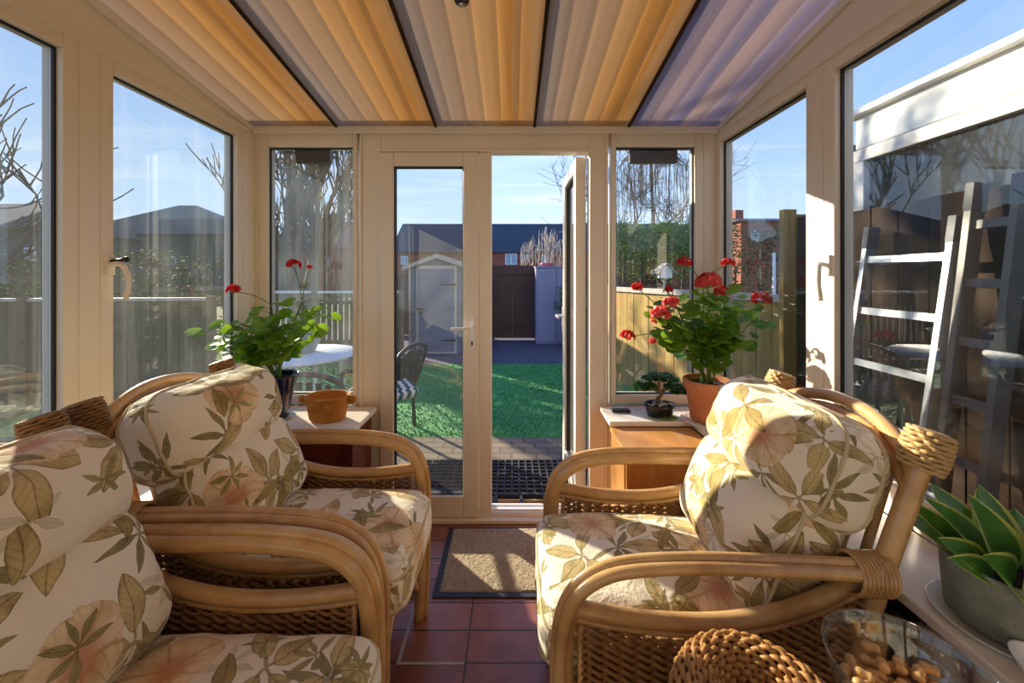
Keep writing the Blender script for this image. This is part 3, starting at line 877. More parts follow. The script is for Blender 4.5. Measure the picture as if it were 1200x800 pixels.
RH = Vector((.38, 0, .925)).normalized()            # recline direction of the back in (u, z)
NH = Vector((-.925, 0, .38)).normalized()           # normal of the back, towards the sitter
def armchair(label, loc, rz, W, uo, ws=None, sides=(-1, 1), backdrop=True, group='rattan armchairs'):
    root = thing('rattan_armchair', label, 'armchair', loc, rz, group)
    hw = W/2
    arm_path = [(.045, 0), (.036, .2), (.033, .42), (.036, .55), (.062, .635), (.12, .684), (.2, .705), (.33, .715), (.46, .716), (.58, .715), (.68, .715), (.74, .73)]
    rail = [(.045, .605), (.13, .592), (.25, .582), (.38, .586), (.5, .61), (.6, .65), (.69, .70)]
    def railz(x):
        for (x0, z0), (x1, z1) in zip(rail, rail[1:]):
            if x <= x1: return z0+(z1-z0)*max(0, (x-x0))/(x1-x0)
        return rail[-1][1]
    for s in sides:
        def arm():
            m = MB()
            main = crv([(u, s*hw, z) for u, z in arm_path], 5)
            m.tube(main, .0205, 12)
            # companion canes lie just outside the main hoop and further out in width
            for off, rr, dv in ((.0215, .0125, .012), (.012, .014, .030)):
                out = []
                for k, p in enumerate(main):
                    t = (main[min(k+1, len(main)-1)]-main[max(k-1, 0)]).normalized()
                    nrm = Vector((-t.z, 0, t.x))
                    out.append(p + nrm*off + Vector((0, s*dv, 0)))
                m.tube(out[:-3], rr, 10)
            return m
        arm().build('arm', 'rattan', root)
        m = MB(); m.tube(crv([(u, s*hw, z) for u, z in rail], 5), .018, 12)
        m.tube(crv([(u+.008, s*hw, z-.027) for u, z in rail], 5), .0075, 8)
        m.build('side_rail', 'rattan', root)
        # binding at the junction of arm and back post
        m = MB()
        for k in range(9):
            u = .655+k*.0085; c = Vector((u, s*(hw+.006), .712)); pts = []
            for j in range(14):
                a = 2*pi*j/14; pts.append(c+Vector((.010*sin(a)*.6, .041*cos(a), .039*sin(a))))
            m.tube(pts, .0046, 6, closed=True)
        m.build('binding', 'rattan_bind', root)
        m = braid_panel(.07, .70, .10, lambda x: railz(x)-.03, s*hw)
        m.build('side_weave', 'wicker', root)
        m = MB(); m.tube([(.07, s*hw, .08), (.07, s*hw, .565)], .0075, 8); m.tube(crv([(.07, s*hw, .10), (.38, s*hw, .11), (.7, s*hw, .10)], 6), .014, 10)
        m.build('bottom_rail', 'rattan', root)
        # back post: leg up to the wrapped knob
        post = [(.70, 0), (.675, .2), (.665, .42), (.69, .58), (.735, .73), (.782, .87), (.810, .955)]
        m = MB(); m.tube(crv([(u, s*hw, z) for u, z in post], 5), .021, 12)
        m.tube(crv([(u+.036, s*hw, z) for u, z in [(.60, 0), (.62, .2), (.655, .42), (.70, .60)]], 5), .013, 10)
        m.build('back_post', 'rattan', root)
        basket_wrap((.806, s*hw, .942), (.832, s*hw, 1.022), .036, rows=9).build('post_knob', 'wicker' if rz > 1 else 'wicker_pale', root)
    # front skirt with arch
    arch = lambda y: .14 + .18*(1-(abs(y)/(hw-.02))**2.2)
    R = Matrix.Rotation(radians(90), 4, 'Z')
    m = braid_panel(-hw+.02, hw-.02, .10, lambda x: .40, 0.0, zbot=arch, M=Matrix.Translation((.06, 0, 0)) @ R, cols=.03)
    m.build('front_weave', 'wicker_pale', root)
    m = MB(); m.tube(crv([(.05, y, arch(y)) for y in [(-hw+.015)+(2*hw-.03)*k/14 for k in range(15)]], 3), .011, 10)
    m.tube([(.055, -hw, .395), (.055, hw, .395)], .016, 10)
    m.build('arch_rail', 'rattan', root)
    m = MB(); m.tube([(.07, -hw+.01, .38), (.68, -hw+.01, .37)], .014, 8); m.tube([(.07, hw-.01, .38), (.68, hw-.01, .37)], .014, 8); m.tube([(.67, -hw, .37), (.67, hw, .37)], .014, 8)
    for k in range(9): x = .12+k*.06; m.tube([(x, -hw, .385), (x, hw, .385)], .007, 6)
    m.build('seat_frame', 'rattan', root)
    # back: top rail of two canes and upright slats
    def rise(t): return 1.0-abs(2*t-1)**2.2
    pts = []; pts2 = []
    for k in range(17):
        t = k/16; y = -hw + 2*hw*t; h = rise(t)
        base = Vector((.798, y, .93)) + RH*(.085*h) + Vector((.02*h, 0, 0))
        pts.append(base); pts2.append(base+RH*-.036)
    m = MB(); m.tube(pts, .0175, 12); m.tube(pts2, .0155, 10); m.build('top_rail', 'rattan', root)
    m = MB()
    for k in range(1, 8):
        t = k/8; y = -hw+2*hw*t; h = rise(t); top = Vector((.798, y, .93)) + RH*(.085*h-.04) + Vector((.02*h, 0, 0))
        m.tube(crv([(.67, y, .32), (.71, y, .58), top], 6), .010, 8)
    m.build('back_slats', 'rattan', root)
    # cushions
    hy = hw-.028
    M1 = Matrix.Translation((.305, 0, .468))
    c, lp = cushion_mesh((.325, hy, .078), .055, (24, 24, 8), .22, 1, uo, .007, M1)
    sc = c.build('seat_cushion', 'floral_cotton', root)
    p = MB(); p.tube(lp(.62), .0042, 6, closed=True); p.tube(lp(-.62), .0042, 6, closed=True); p.build('piping', 'piping', sc)
    frame = Matrix((RH, Vector((0, 1, 0)), NH)).transposed()
    if frame.determinant() < 0: frame = Matrix((RH, Vector((0, -1, 0)), NH)).transposed()
    F4 = frame.to_4x4()
    low = Vector((.580, 0, .685))
    c, lp = cushion_mesh((.16, hy+.0, .095), .075, (18, 26, 9), .20, 4, (uo[0]+.9, uo[1]+.4), .009, Matrix.Translation(low) @ F4)
    sc = c.build('lower_back_cushion', 'floral_cotton', root)
    p = MB(); p.tube(lp(.45), .0042, 6, closed=True); p.build('piping', 'piping', sc)
    up = Vector((.675, 0, .890))
    c, lp = cushion_mesh((.135, hy+.025, .105), .09, (18, 26, 9), .22, 7, (uo[0]+.3, uo[1]+1.3), .009, Matrix.Translation(up) @ F4)
    sc = c.build('upper_back_cushion', 'floral_cotton', root)
    p = MB(); p.tube(lp(.45), .0042, 6, closed=True); p.tube(lp(-.5), .0042, 6, closed=True); p.build('piping', 'piping', sc)
    return root
armchair('rattan armchair right of the doormat with its back to the right windows', (.100, 1.133, 0), radians(-3.0), .50, (.3, .1), group=None)
armchair('rattan armchair in the left corner below the potted geranium', (-.325, 1.278, 0), radians(180), .49, (2.1, .7), group=None)
armchair('nearest rattan armchair in the lower left with pale upper cushion', (-.312, .680, 0), radians(180), .50, (4.45, 2.2), group=None)

# ------------------------------------------------------------------ oak cabinet under the right sill
cb = thing('corner_cabinet', 'low plain oak cabinet standing in front of the right end sill', 'cabinet', (.48, 1.645, 0))
m = MB(); m.box(.006, .39, .02, .235, 0, .598); m.build('body', 'oak', cb, bevel=.002)
m = MB(); m.box(0, .40, 0, .238, .598, .618); m.build('top', 'oak', cb, bevel=.003)
m = MB(); m.box(.012, .385, .004, .0195, .04, .592); m.build('door', 'oak_front', cb, bevel=.002)

# ------------------------------------------------------------------ plants
def leaf_blade(m, base, d, up, L, Wd, kind='round', rnd=random, curl=.15, seg=6):
    """single leaf: base at base, direction d, surface normal ~up"""
    d = d.normalized(); s = d.cross(up)
    if s.length < 1e-4: s = d.orthogonal()
    s.normalize(); n = s.cross(d).normalized()
    vs = []; fs = []
    if kind == 'round':                     # scalloped geranium leaf: centre + rim
        vs.append(base + d*L*.42 - n*L*.07)
        N = 14
        for k in range(N):
            a = 2*pi*k/N; rr = 1 + .07*cos(7*a) ; 
            if k == 0: rr = .35
            vs.append(base + d*(L*.42 - cos(a)*L*.55*rr) + s*(sin(a)*Wd*.55*rr) + n*(curl*L*(.18+.25*abs(sin(a*1.5+rnd.random()*.3)))))
        for k in range(N): fs.append((0, 1+k, 1+(k+1) % N))
        uv = None
    else:
        for i in range(seg+1):
            t = i/seg; w = Wd*.5*sin(pi*(t**.8))**.8 if 0 < t < 1 else .0
            c = base + d*L*t - n*(curl*L*t*t)
            vs += [c - s*w + n*w*.35, c, c + s*w + n*w*.35]
        for i in range(seg):
            for k in (0, 1): a = i*3+k; fs.append((a, a+1, a+4, a+3))
        uv = []
        for f in fs: uv.append([((q % 3)/2.0, (q//3)/seg) for q in f])
    m.add(vs, fs, uv)

def flower_head(m, c, r, rnd, n=26, up=Vector((0, 0, 1))):
    for i in range(n):
        a = rnd.uniform(0, 2*pi); ph = math.acos(rnd.uniform(-.25, 1))
        d = Vector((sin(ph)*cos(a), sin(ph)*sin(a), cos(ph)*.85))
        o = c + d*r*rnd.uniform(.75, 1)
        x = d.orthogonal().normalized(); y = d.cross(x).normalized()
        pr = r*rnd.uniform(.32, .44)
        vs = [o-d*pr*.3]; fs = []
        for k in range(10):
            b = 2*pi*k/10+a; q = pr*(1.0 if k % 2 == 0 else .62)
            vs.append(o + (x*cos(b)+y*sin(b))*q + d*rnd.uniform(0, .3)*pr)
        for k in range(10): fs.append((0, 1+k, 1+(k+1) % 10))
        m.add(vs, fs)

def geranium(root, stems, heads, nleaf, seed, leafmat, centre, spread, zr, lsize=(.03, .06), petals='petal_red', shape=None):
    rnd = random.Random(seed); st = MB(); fo = MB()
    tips = []
    for (dx, dy, h, r) in stems:
        b = Vector((rnd.uniform(-.02, .02), rnd.uniform(-.02, .02), centre.z))
        p = crv([b, b+Vector((dx*.3, dy*.3, h*.45)), b+Vector((dx*.7, dy*.7, h*.75)), b+Vector((dx, dy, h))], 5)
        st.tube(p, [r*(1-.5*k/len(p)) for k in range(len(p))], 6); tips.append(p)
    for i in range(nleaf):
        p = rnd.choice(tips); k = rnd.randint(int(len(p)*.3), len(p)-1); o = p[k]
        a = rnd.uniform(0, 2*pi); L = rnd.uniform(*lsize)
        out = Vector((cos(a), sin(a), rnd.uniform(-.1, .55)))
        q = o + out*rnd.uniform(.02, spread)
        if shape and not shape(q): continue
        st.tube([o, (o+q)/2+Vector((0, 0, .008)), q], .0013, 5, cap=False)
        nrm = Vector((rnd.uniform(-.6, .6), rnd.uniform(-1.5, -.1), 1)).normalized()
        leaf_blade(fo, q, Vector((out.x, out.y, -.1)), nrm, L, L*1.1, 'round', rnd)
    st.build('stems', 'stem', root); fo.build('foliage', leafmat, root)
    for (x, y, z, r, big) in heads:
        c = Vector((x, y, z)); b = min((p[k] for p in tips for k in range(len(p)//2, len(p))), key=lambda q: (q-c).length + max(0, q.z-c.z)*3)
        m = MB(); flower_head(m, c, r, rnd, 46 if big else 32); fh = m.build('flower_head', 'petal_pink' if big else petals, root)
        s = MB(); s.tube(crv([b, (b+c)/2+Vector((rnd.uniform(-.01, .01), 0, .01)), c-Vector((0, 0, r*.2))], 5), .0022, 6)
        for k in range(7):
            a = 2*pi*k/7; s.tube([c-Vector((0, 0, r*.5)), c+Vector((cos(a)*r*.6, sin(a)*r*.6, 0))], .0008, 4, cap=False)
        s.build('flower_stalk', 'stem', fh)

def W2L(root, px, py, Y):
    return P(px, py, Y) - root.location

# right: geranium in a terracotta pot
gy = 1.885
gp = P(829, 503, gy); gp.z = SILL+.008
g = thing('potted_geranium', 'large red geranium in a terracotta pot on the right corner sill', 'plant', (gp.x+.0, gy, SILL+.012))
rp = .105
m = MB(); m.lathe([(.072, 0), (.078, .004), (.098, .145), (.098, .15), (.110, .152), (.113, .195), (.108, .199), (.100, .197), (.096, .165), (.085, .155)], seg=40)
m.build('pot', 'terracotta', g)
m = MB(); m.lathe([(.0, .172), (.05, .176), (.097, .17)], seg=24, cap0=False); m.build('soil', 'soil', g)
heads = []
for (px, py, Y, r, big) in [(802, 308, 1.92, .034, 0), (853, 309, 1.95, .032, 0), (747, 337, 1.88, .029, 0), (783, 340, 1.9, .024, 0), (735, 394, 1.83, .036, 0),
                            (892, 351, 1.83, .042, 0), (830, 331, 1.80, .055, 1), (846, 343, 1.86, .038, 0), (775, 368, 1.80, .045, 1), (786, 355, 1.83, .038, 1), (765, 400, 1.84, .020, 1), (768, 376, 1.82, .02, 1)]:
    q = W2L(g, px, py, Y); heads.append((q.x, q.y, q.z, r, big))
stems = [(-.22, -.03, .36, .005), (-.15, .03, .42, .005), (-.05, -.08, .44, .006), (.02, .03, .5, .006), (.06, -.05, .42, .005), (.12, .0, .38, .005), (.17, -.03, .3, .004), (-.1, -.06, .3, .005), (.0, -.1, .34, .004), (-.18, 0, .25, .004), (.1, -.07, .26, .004)]
geranium(g, stems, heads, 330, 3, 'leaf_geranium', Vector((0, 0, .17)), .085, 0, (.036, .066), shape=lambda q: q.y < .16 and q.x < .26)
m = MB(); m.lathe([(.0, 0), (.105, 0), (.122, .010), (.118, .011), (.103, .004), (0, .004)], seg=40)
s_ = m.build('saucer', 'white_ceramic', loc=(gp.x, gy, SILL+.001)); tag(s_, 'pale saucer under the terracotta geranium pot', 'saucer')

# bonsai in a dark bowl
bc = P(773, 487, 1.965); bz = SILL
b = thing('bonsai', 'little bonsai tree in a dark oval bowl by the right end window', 'plant', (bc.x, 1.965, bz))
m = MB(); m.lathe([(.055, 0), (.062, .004), (.073, .045), (.080, .062), (.077, .064), (.070, .058), (.066, .05)], seg=32, sx=1, sy=.75); m.build('pot', 'dark_pot', b)
m = MB(); m.lathe([(0, .052), (.069, .052)], seg=24, sy=.75, cap0=False); m.build('soil', 'soil', b)
rnd = random.Random(9)
pb = None
for k in range(60):
    a = rnd.uniform(0, 2*pi); q = rnd.uniform(0, .062)
    m = MB(); m.ball((0, 0, 0), rnd.uniform(.004, .0075), 7, 5, (1, .8, .7)); o = m.build('pebble', 'pebble', b, loc=(q*cos(a), q*sin(a)*.75, .057+rnd.uniform(0, .004)))
tr = crv([(0, 0, .05), (-.012, 0, .08), (.01, 0, .11), (-.008, 0, .14), (.002, 0, .185)], 5)
m = MB(); m.tube(tr, [.012*(1-.6*k/len(tr)) for k in range(len(tr))], 8)
pads = [(-.075, 0, .15, .045), (.075, -.01, .145, .045), (0, .0, .20, .055), (-.04, .01, .185, .035), (.05, .01, .18, .04), (-.1, -.01, .14, .03), (.10, 0, .12, .03)]
for (x, y, z, r) in pads: m.tube(crv([tr[10], (x*.5, y, .14), (x, y, z-.01)], 4), .0035, 6)
m.build('trunk', 'woody_stem', b)
m = MB()
for (x, y, z, r) in pads:
    for k in range(170):
        a = rnd.uniform(0, 2*pi); q = r*sqrt(rnd.random()); c = Vector((x+q*cos(a), y+q*sin(a)*.8, z+rnd.uniform(-.004, .016)*(1-(q/r)**2*.6)))
        leaf_blade(m, c, Vector((cos(a), sin(a), rnd.uniform(-.2, .6))), Vector((0, -.3, 1)), rnd.uniform(.014, .024), .014, 'blade', rnd, .1, 3)
m.build('foliage', 'leaf_bonsai', b)
# small dark case and fallen leaves
q = P(730, 478, 1.98); m = MB(); m.box(-.048, .048, -.018, .018, 0, .014); o = m.build('sensor_case', 'black_plastic', loc=(q.x, 2.02, SILL+.001), bevel=.005)
tag(o, 'small flat black box on the right end sill next to the bonsai', 'box')
q = P(782, 491, 1.91); m = MB()
for k in range(7): 
    a = k*.9; leaf_blade(m, Vector((.018*cos(a), .008*sin(a), .003)), Vector((cos(a), sin(a)*.5, .15)), Vector((0, 0, 1)), .035, .03, 'round', rnd)
o = m.build('fallen_leaves', 'leaf_geranium_pale', loc=(q.x, 1.905, SILL+.003)); tag(o, 'bright green dropped leaves on the sill in front of the bonsai', 'leaves', kind='stuff')

# left: geraniums in a dark blue glazed vase pot
vy = 1.93
vc = P(326, 492, vy)
v = thing('potted_geranium', 'leggy geranium in a flared dark blue pot on the left end sill', 'plant', (vc.x, vy, SILL+.008))
m = MB(); m.lathe([(.046, 0), (.05, .004), (.052, .03), (.062, .09), (.078, .16), (.092, .205), (.097, .212), (.094, .216), (.086, .208), (.074, .17)], seg=40)
m.build('pot', 'blue_glaze', v)
m = MB(); m.lathe([(0, .19), (.082, .19)], seg=24, cap0=False); m.build('soil', 'soil', v)
hd = []
for (px, py, Y, r, big) in [(344, 311, 1.93, .036, 0), (274, 340, 1.85, .033, 0), (363, 313, 2.02, .014, 0)]:
    q = W2L(v, px, py, Y); hd.append((q.x, q.y, q.z, r, big))
stems = [(.12, 0, .40, .006), (.18, -.02, .36, .005), (.24, 0, .33, .005), (.0, -.04, .3, .005), (-.08, -.03, .3, .005), (-.16, -.05, .28, .005), (-.24, -.08, .26, .005), (-.2, -.04, .18, .004), (-.1, 0, .22, .004), (-.04, 0, .38, .004)]
geranium(v, stems, hd, 190, 8, 'leaf_geranium_pale', Vector((0, 0, .18)), .07, 0, (.04, .072), shape=lambda q: q.y < .14 and q.x > -.42)
m = MB(); m.lathe([(0, 0), (.062, 0), (.078, .006), (.075, .007), (.06, .003), (0, .003)], seg=40)
o = m.build('saucer', 'saucer_glass', loc=(vc.x+.0, vy, SILL+.001)); tag(o, 'clear glass saucer under the dark blue pot', 'saucer')

# mustard coloured rope-look planter
py_ = 1.92
pc = P(384, 493, py_)
t = thing('planter_bowl', 'mustard clay bowl with ribbed sides and two knob handles on the left sill', 'bowl', (pc.x, py_, SILL))
m = MB(); prof = [(.078, 0), (.082, .004)]
for k in range(14): z = .008+k*.0078; r = .084+z*.20; prof += [(r, z), (r+.0022, z+.004)]
prof += [(.112, .118), (.108, .122), (.102, .118), (.082, .012), (0, .012)]
m.lathe(prof, seg=44, sy=.78); m.build('body', 'mustard', t)
for s in (-1, 1):
    m = MB(); m.tube(crv([(s*.100, 0, .085), (s*.128, 0, .088), (s*.134, 0, .10), (s*.126, 0, .11), (s*.106, 0, .108)], 5), .011, 10); m.build('handle', 'mustard', t)
for x in (-.045, .035):
    m = MB(); m.ball((x, -.078*sqrt(1-(x/.1)**2)-.004, .078), .019, 14, 8, (1, .45, 1)); m.build('boss', 'mustard', t)

# snake plant in a grey pot on a glass saucer, right sill near the viewer
sx, sy_ = 1.005, .785
t = thing('snake_plant', 'dwarf snake plant with yellow-edged leaves in a grey concrete pot', 'plant', (sx, sy_, SILL+.012))
m = MB(); m.lathe([(.078, 0), (.083, .004), (.092, .118), (.090, .121), (.082, .119), (.080, .10)], seg=44); m.build('pot', 'pot_concrete', t)
m = MB(); m.lathe([(0, .10), (.081, .10)], seg=24, cap0=False); m.build('soil', 'soil', t)
rnd = random.Random(4)
spec = [(-.06, -.01, -1.0, .105, .07), (-.04, .03, -.75, .15, .055), (-.06, -.03, -1.5, .10, .055), (-.04, -.05, -.8, .10, .085), (-.01, -.06, -.25, .105, .09), (.0, .0, -.15, .145, .085), (-.02, .02, -.45, .15, .08),
        (.035, -.04, .5, .12, .09), (.05, .02, .7, .13, .085), (.0, .05, -.1, .15, .08), (.03, -.06, .2, .09, .08), (-.05, .05, -1.0, .13, .06), (.02, .03, .3, .16, .08)]
for (x, y, lean, L, Wd) in spec:
    m = MB(); base = Vector((x*.7, y*.7, .10)); d = Vector((lean*.8, y*9-.1, 1)).normalized()
    leaf_blade(m, base, d, Vector((-lean*.5+rnd.uniform(-.3, .3), -1, .7)), L*.92, Wd*1.0, 'blade', rnd, .42, 12); m.build('leaf', 'leaf_sansevieria', t)
m = MB(); m.lathe([(0, 0), (.09, 0), (.110, .010), (.108, .012), (.089, .004), (0, .004)], seg=44)
o = m.build('saucer', 'saucer_glass', loc=(sx, sy_, SILL+.001)); tag(o, 'shallow glass saucer under the grey snake plant pot', 'saucer')
# white oval dish at the sill edge
t = MB(); t.lathe([(0, .004), (.045, .002), (.07, .012), (.088, .034), (.091, .035), (.075, .008), (.05, -.002), (0, -.002)], seg=40, sx=.62, sy=1.2, cap0=False)
o = t.build('dish', 'white_ceramic', loc=(.938, .610, SILL+.003)); tag(o, 'white oval dish at the edge of the right sill', 'dish')

# ------------------------------------------------------------------ lower right: wicker basket, glass bowl of nuts, iron stand
def woven_round(prof, c, stakes=34, rowh=.0095, r=.0052, mt='wicker_basket'):
    """prof: list of (radius, z) polyline woven in rings"""
    m = MB(); pts = []
    L = [0]
    for a, b_ in zip(prof, prof[1:]): L.append(L[-1]+sqrt((b_[0]-a[0])**2+(b_[1]-a[1])**2))
    def at(s):
        for i in range(len(prof)-1):
            if s <= L[i+1]:
                t = (s-L[i])/(L[i+1]-L[i]); return prof[i][0]+(prof[i+1][0]-prof[i][0])*t, prof[i][1]+(prof[i+1][1]-prof[i][1])*t, prof[i+1][0]-prof[i][0], prof[i+1][1]-prof[i][1]
        return (*prof[-1], 0, 1)
    s = rowh/2; i = 0
    while s < L[-1]:
        rr, z, dr, dz = at(s); l = sqrt(dr*dr+dz*dz) or 1; nr, nz = dz/l, -dr/l
        n = stakes*4; ring = []
        if rr > .012:
            for k in range(n):
                th = 2*pi*k/n; w = .0042*sin(stakes/2*th + pi*i)
                ring.append((c[0]+(rr+nr*w)*cos(th), c[1]+(rr+nr*w)*sin(th), c[2]+z+nz*w))
            m.tube(ring, r, 5, closed=True)
        s += rowh; i += 1
    for k in range(stakes):
        th = 2*pi*k/stakes
        m.tube([(c[0]+q[0]*cos(th), c[1]+q[0]*sin(th), c[2]+q[1]) for q in prof], .0035, 5, cap=False)
    return m
bx, by = .405, .62
bt = thing('wicker_basket', 'round wicker basket with a fat rolled rim between the right armchair and the glass bowl', 'basket', (bx, by, 0))
m = woven_round([(.105, .0), (.115, .15), (.118, .35), (.118, .555)], (0, 0, 0)); m.build('body', 'wicker_basket', bt)
m = woven_round([(.118, .525), (.130, .545), (.137, .575), (.134, .61), (.120, .64), (.098, .655), (.076, .648), (.060, .625), (.053, .595)], (0, 0, 0), stakes=38, rowh=.0088, r=.0047); m.build('rolled_rim', 'wicker_basket', bt, loc=(0, 0, .035))
m = MB(); m.lathe([(.098, .005), (.110, .35), (.118, .53), (.129, .575), (.126, .606), (.114, .632), (.098, .645), (.08, .640), (.066, .62), (.058, .59), (.075, .3), (0, .28)], seg=36); m.v = [Vector((p.x, p.y, p.z+(.035 if p.z > .4 else 0))) for p in m.v]; m.build('lining', 'wicker', bt)
# small round iron table with glass bowl of shelled nuts
tx, ty = .668, .632
t = thing('plant_table', 'small dark round metal table under the glass bowl', 'table', (tx, ty, 0))
m = MB(); m.lathe([(0, .578), (.100, .578), (.104, .584), (.104, .592), (.10, .598), (0, .598)], seg=36, cap0=False); m.build('table_top', 'dark_metal', t)
for k in range(3):
    a = 2*pi*k/3+.4; m = MB(); m.tube(crv([(.08*cos(a), .08*sin(a), .58), (.03*cos(a), .03*sin(a), .4), (.03*cos(a), .03*sin(a), .25), (.10*cos(a), .10*sin(a), 0)], 5), .007, 8); m.build('leg', 'dark_metal', t)
bz = .598
gb = thing('glass_bowl', 'clear glass bowl holding nuts at the lower right', 'bowl', (tx, ty, bz+.001))
m = MB(); prof = [(0, 0), (.055, .0), (.085, .018), (.108, .05), (.119, .085), (.123, .108)]
inner = [(r-.003, z+.0025) for r, z in reversed(prof[1:])]
m.lathe(prof[0:]+[(.1245, .111), (.121, .111)]+inner+[(0, .003)], seg=56, cap0=False); m.build('bowl_body', 'glass_bowl', gb)
nut = None; rnd = random.Random(12); pos = []
tries = 0
while len(pos) < 120 and tries < 18500:
    tries += 1
    a = rnd.uniform(0, 2*pi); z = .012+.0145*min(4, tries//4000); rmax = .045+ .055*min(1, z/.05)
    q = rmax*sqrt(rnd.random()); c = Vector((q*cos(a), q*sin(a), z))
    if all((c-o_).length > .0185 for o_ in pos): pos.append(c)
for i, c in enumerate(sorted(pos, key=lambda p: p.z)):
    if nut is None:
        m = MB(); m.tube(crv([(-.014, 0, 0), (-.008, 0, .001), (0, 0, .0015), (.008, 0, .001), (.014, 0, 0)], 3), [.003, .0075, .009, .0088, .0078, .0075, .0078, .0086, .009, .0088, .0078, .006, .002], 9)
        nut = o = m.build('nut', 'shell_nut')
    else:
        o = nut.copy(); COL.objects.link(o)
    o.location = (tx+c.x, ty+c.y, bz+c.z+.004); o.rotation_euler = (rnd.uniform(-.25, .25), rnd.uniform(-.3, .3), rnd.uniform(0, pi))
    tag(o, 'tan unshelled nut lying in the clear glass bowl', 'nut', 'nuts in the glass bowl')
# cast-iron scroll ornament behind the chair
ix, iy = .945, .955
t = thing('iron_stand', 'dark cast-iron scrolled stand between the right armchair and the sill', 'stand', (ix, iy, 0))
m = MB(); m.lathe([(.05, 0), (.052, .01), (.018, .03), (.012, .1), (.018, .3), (.012, .5), (.03, .535), (.055, .55), (.058, .556), (0, .56)], seg=24); m.build('column', 'dark_metal', t)
for k in range(8):
    a = 2*pi*k/8; m = MB(); pts = []
    for j in range(26):
        th = j/25*2.6*pi; rr = .028*(1-j/30); pts.append(Vector((.058+rr*cos(th)-.01, 0, .565+rr*sin(th)*.5)))
    Rz = Matrix.Rotation(a, 4, 'Z'); m.tube([Rz @ p for p in pts], .004, 6); m.build('scroll', 'dark_metal', t)
# ------------------------------------------------------------------ garden
G = -.12
def flat(name, x0, x1, y0, y1, z, mt_, lab, cat, th=.1):
    m = MB(); m.box(x0, x1, y0, y1, z-th, z); return struct(m.build(name, mt_), lab, cat)
m = MB(); m.box(-90, 90, 10.5, 120, G-.3, G-.03); m.box(-90, -5.2, -6, 10.5, G-.3, G-.03); m.box(2.6, 90, -6, 10.5, G-.3, G-.03)
struct(m.build('ground', 'ground'), 'rough ground beyond the garden', 'ground')
flat('patio', -5.2, 2.6, YF+.08, 3.52, G, 'block_paving', 'block paving outside the doors', 'paving')
flat('side_path_left', -5.2, XL-.1, -6, YF+.08, G, 'block_paving', 'paving beside the left windows', 'paving')
flat('side_path_right', XR+.1, 2.6, -6, YF+.08, G, 'block_paving', 'paving beside the right windows', 'paving')
flat('far_paving', -5.2, 2.6, 6.4, 10.5, G, 'block_paving_far', 'dark block paving at the far end of the lawn', 'paving')
flat('lawn_base', -5.2, 2.6, 3.52, 6.4, G, 'turf', 'base of the artificial lawn', 'lawn')
rnd = random.Random(2); m = MB()
for i in range(15000):
    y = 3.53+2.86*rnd.random()**1.3; x = rnd.uniform(-3.2, min(2.3, 1.17+(5.9-y)*.368))
    a = rnd.uniform(0, pi); h = rnd.uniform(.012, .024); w = .004+.001*y
    m.add([(x-w*cos(a), y-w*sin(a), G), (x+w*cos(a), y+w*sin(a), G), (x+rnd.uniform(-.012, .012), y+rnd.uniform(-.012, .012), G+h)], [(0, 1, 2)], smooth=False)
tag(m.build('lawn_blades', 'turf_blade'), 'bright green artificial grass of the back garden', 'grass', kind='stuff')
# brick base under the glazing, outside
m = MB(); m.box(XL-.1, FX0-.02, YF+.061, YF+.1, G, .6); m.box(FX1+.02, XR+.1, YF+.061, YF+.1, G, .6); m.box(XL-.1, XL-.061, YB, YF+.061, G, .6); m.box(XR+.061, XR+.1, YB, YF+.061, G, .6)
struct(m.build('brick_base', 'brick_base'), 'brick base outside under the windows', 'wall')

# rubber ring mats and boot scraper outside the doors
def ring_mat(x0, x1, y0, y1):
    m = MB(); st = .052
    y = y0+st/2
    z = G+.012
    nx = int((x1-x0)/st); ny = int((y1-y0)/st)
    for i in range(nx+1): m.box(x0+i*st-.006, x0+i*st+.006, y0, y0+ny*st, G+.001, z+.006)
    for j in range(ny+1):
        for k in range(nx): m.box(x0+k*st+.006, x0+(k+1)*st-.006, y0+j*st-.005, y0+j*st+.005, G+.001, z+.004)
    return m
o = ring_mat(-.78, .62, 2.53, 3.06).build('rubber_mat', 'rubber'); tag(o, 'black open-mesh rubber mat on the paving outside the doors', 'mat')
m = MB()
m.box(-.11, .36, 2.235, 2.255, G+.04, G+.075); m.box(-.11, .36, 2.47, 2.49, G+.04, G+.075)
for x in (-.11, .05, .2, .345): m.box(x, x+.018, 2.255, 2.47, G+.04, G+.075)
gr = thing('boot_scraper', 'black framed boot scraper with pale bars just outside the doorway', 'boot scraper', (0, 0, 0))
m.build('frame', 'rubber', gr)
m = MB()
for y in (2.285, 2.33, 2.375, 2.42): m.box(-.092, .345, y, y+.014, G+.045, G+.065)
m.build('bars', 'timber', gr)
m = MB(); m.box(-.13, .38, 2.232, 2.5, G+.001, G+.04); m.build('base', 'rubber', gr)

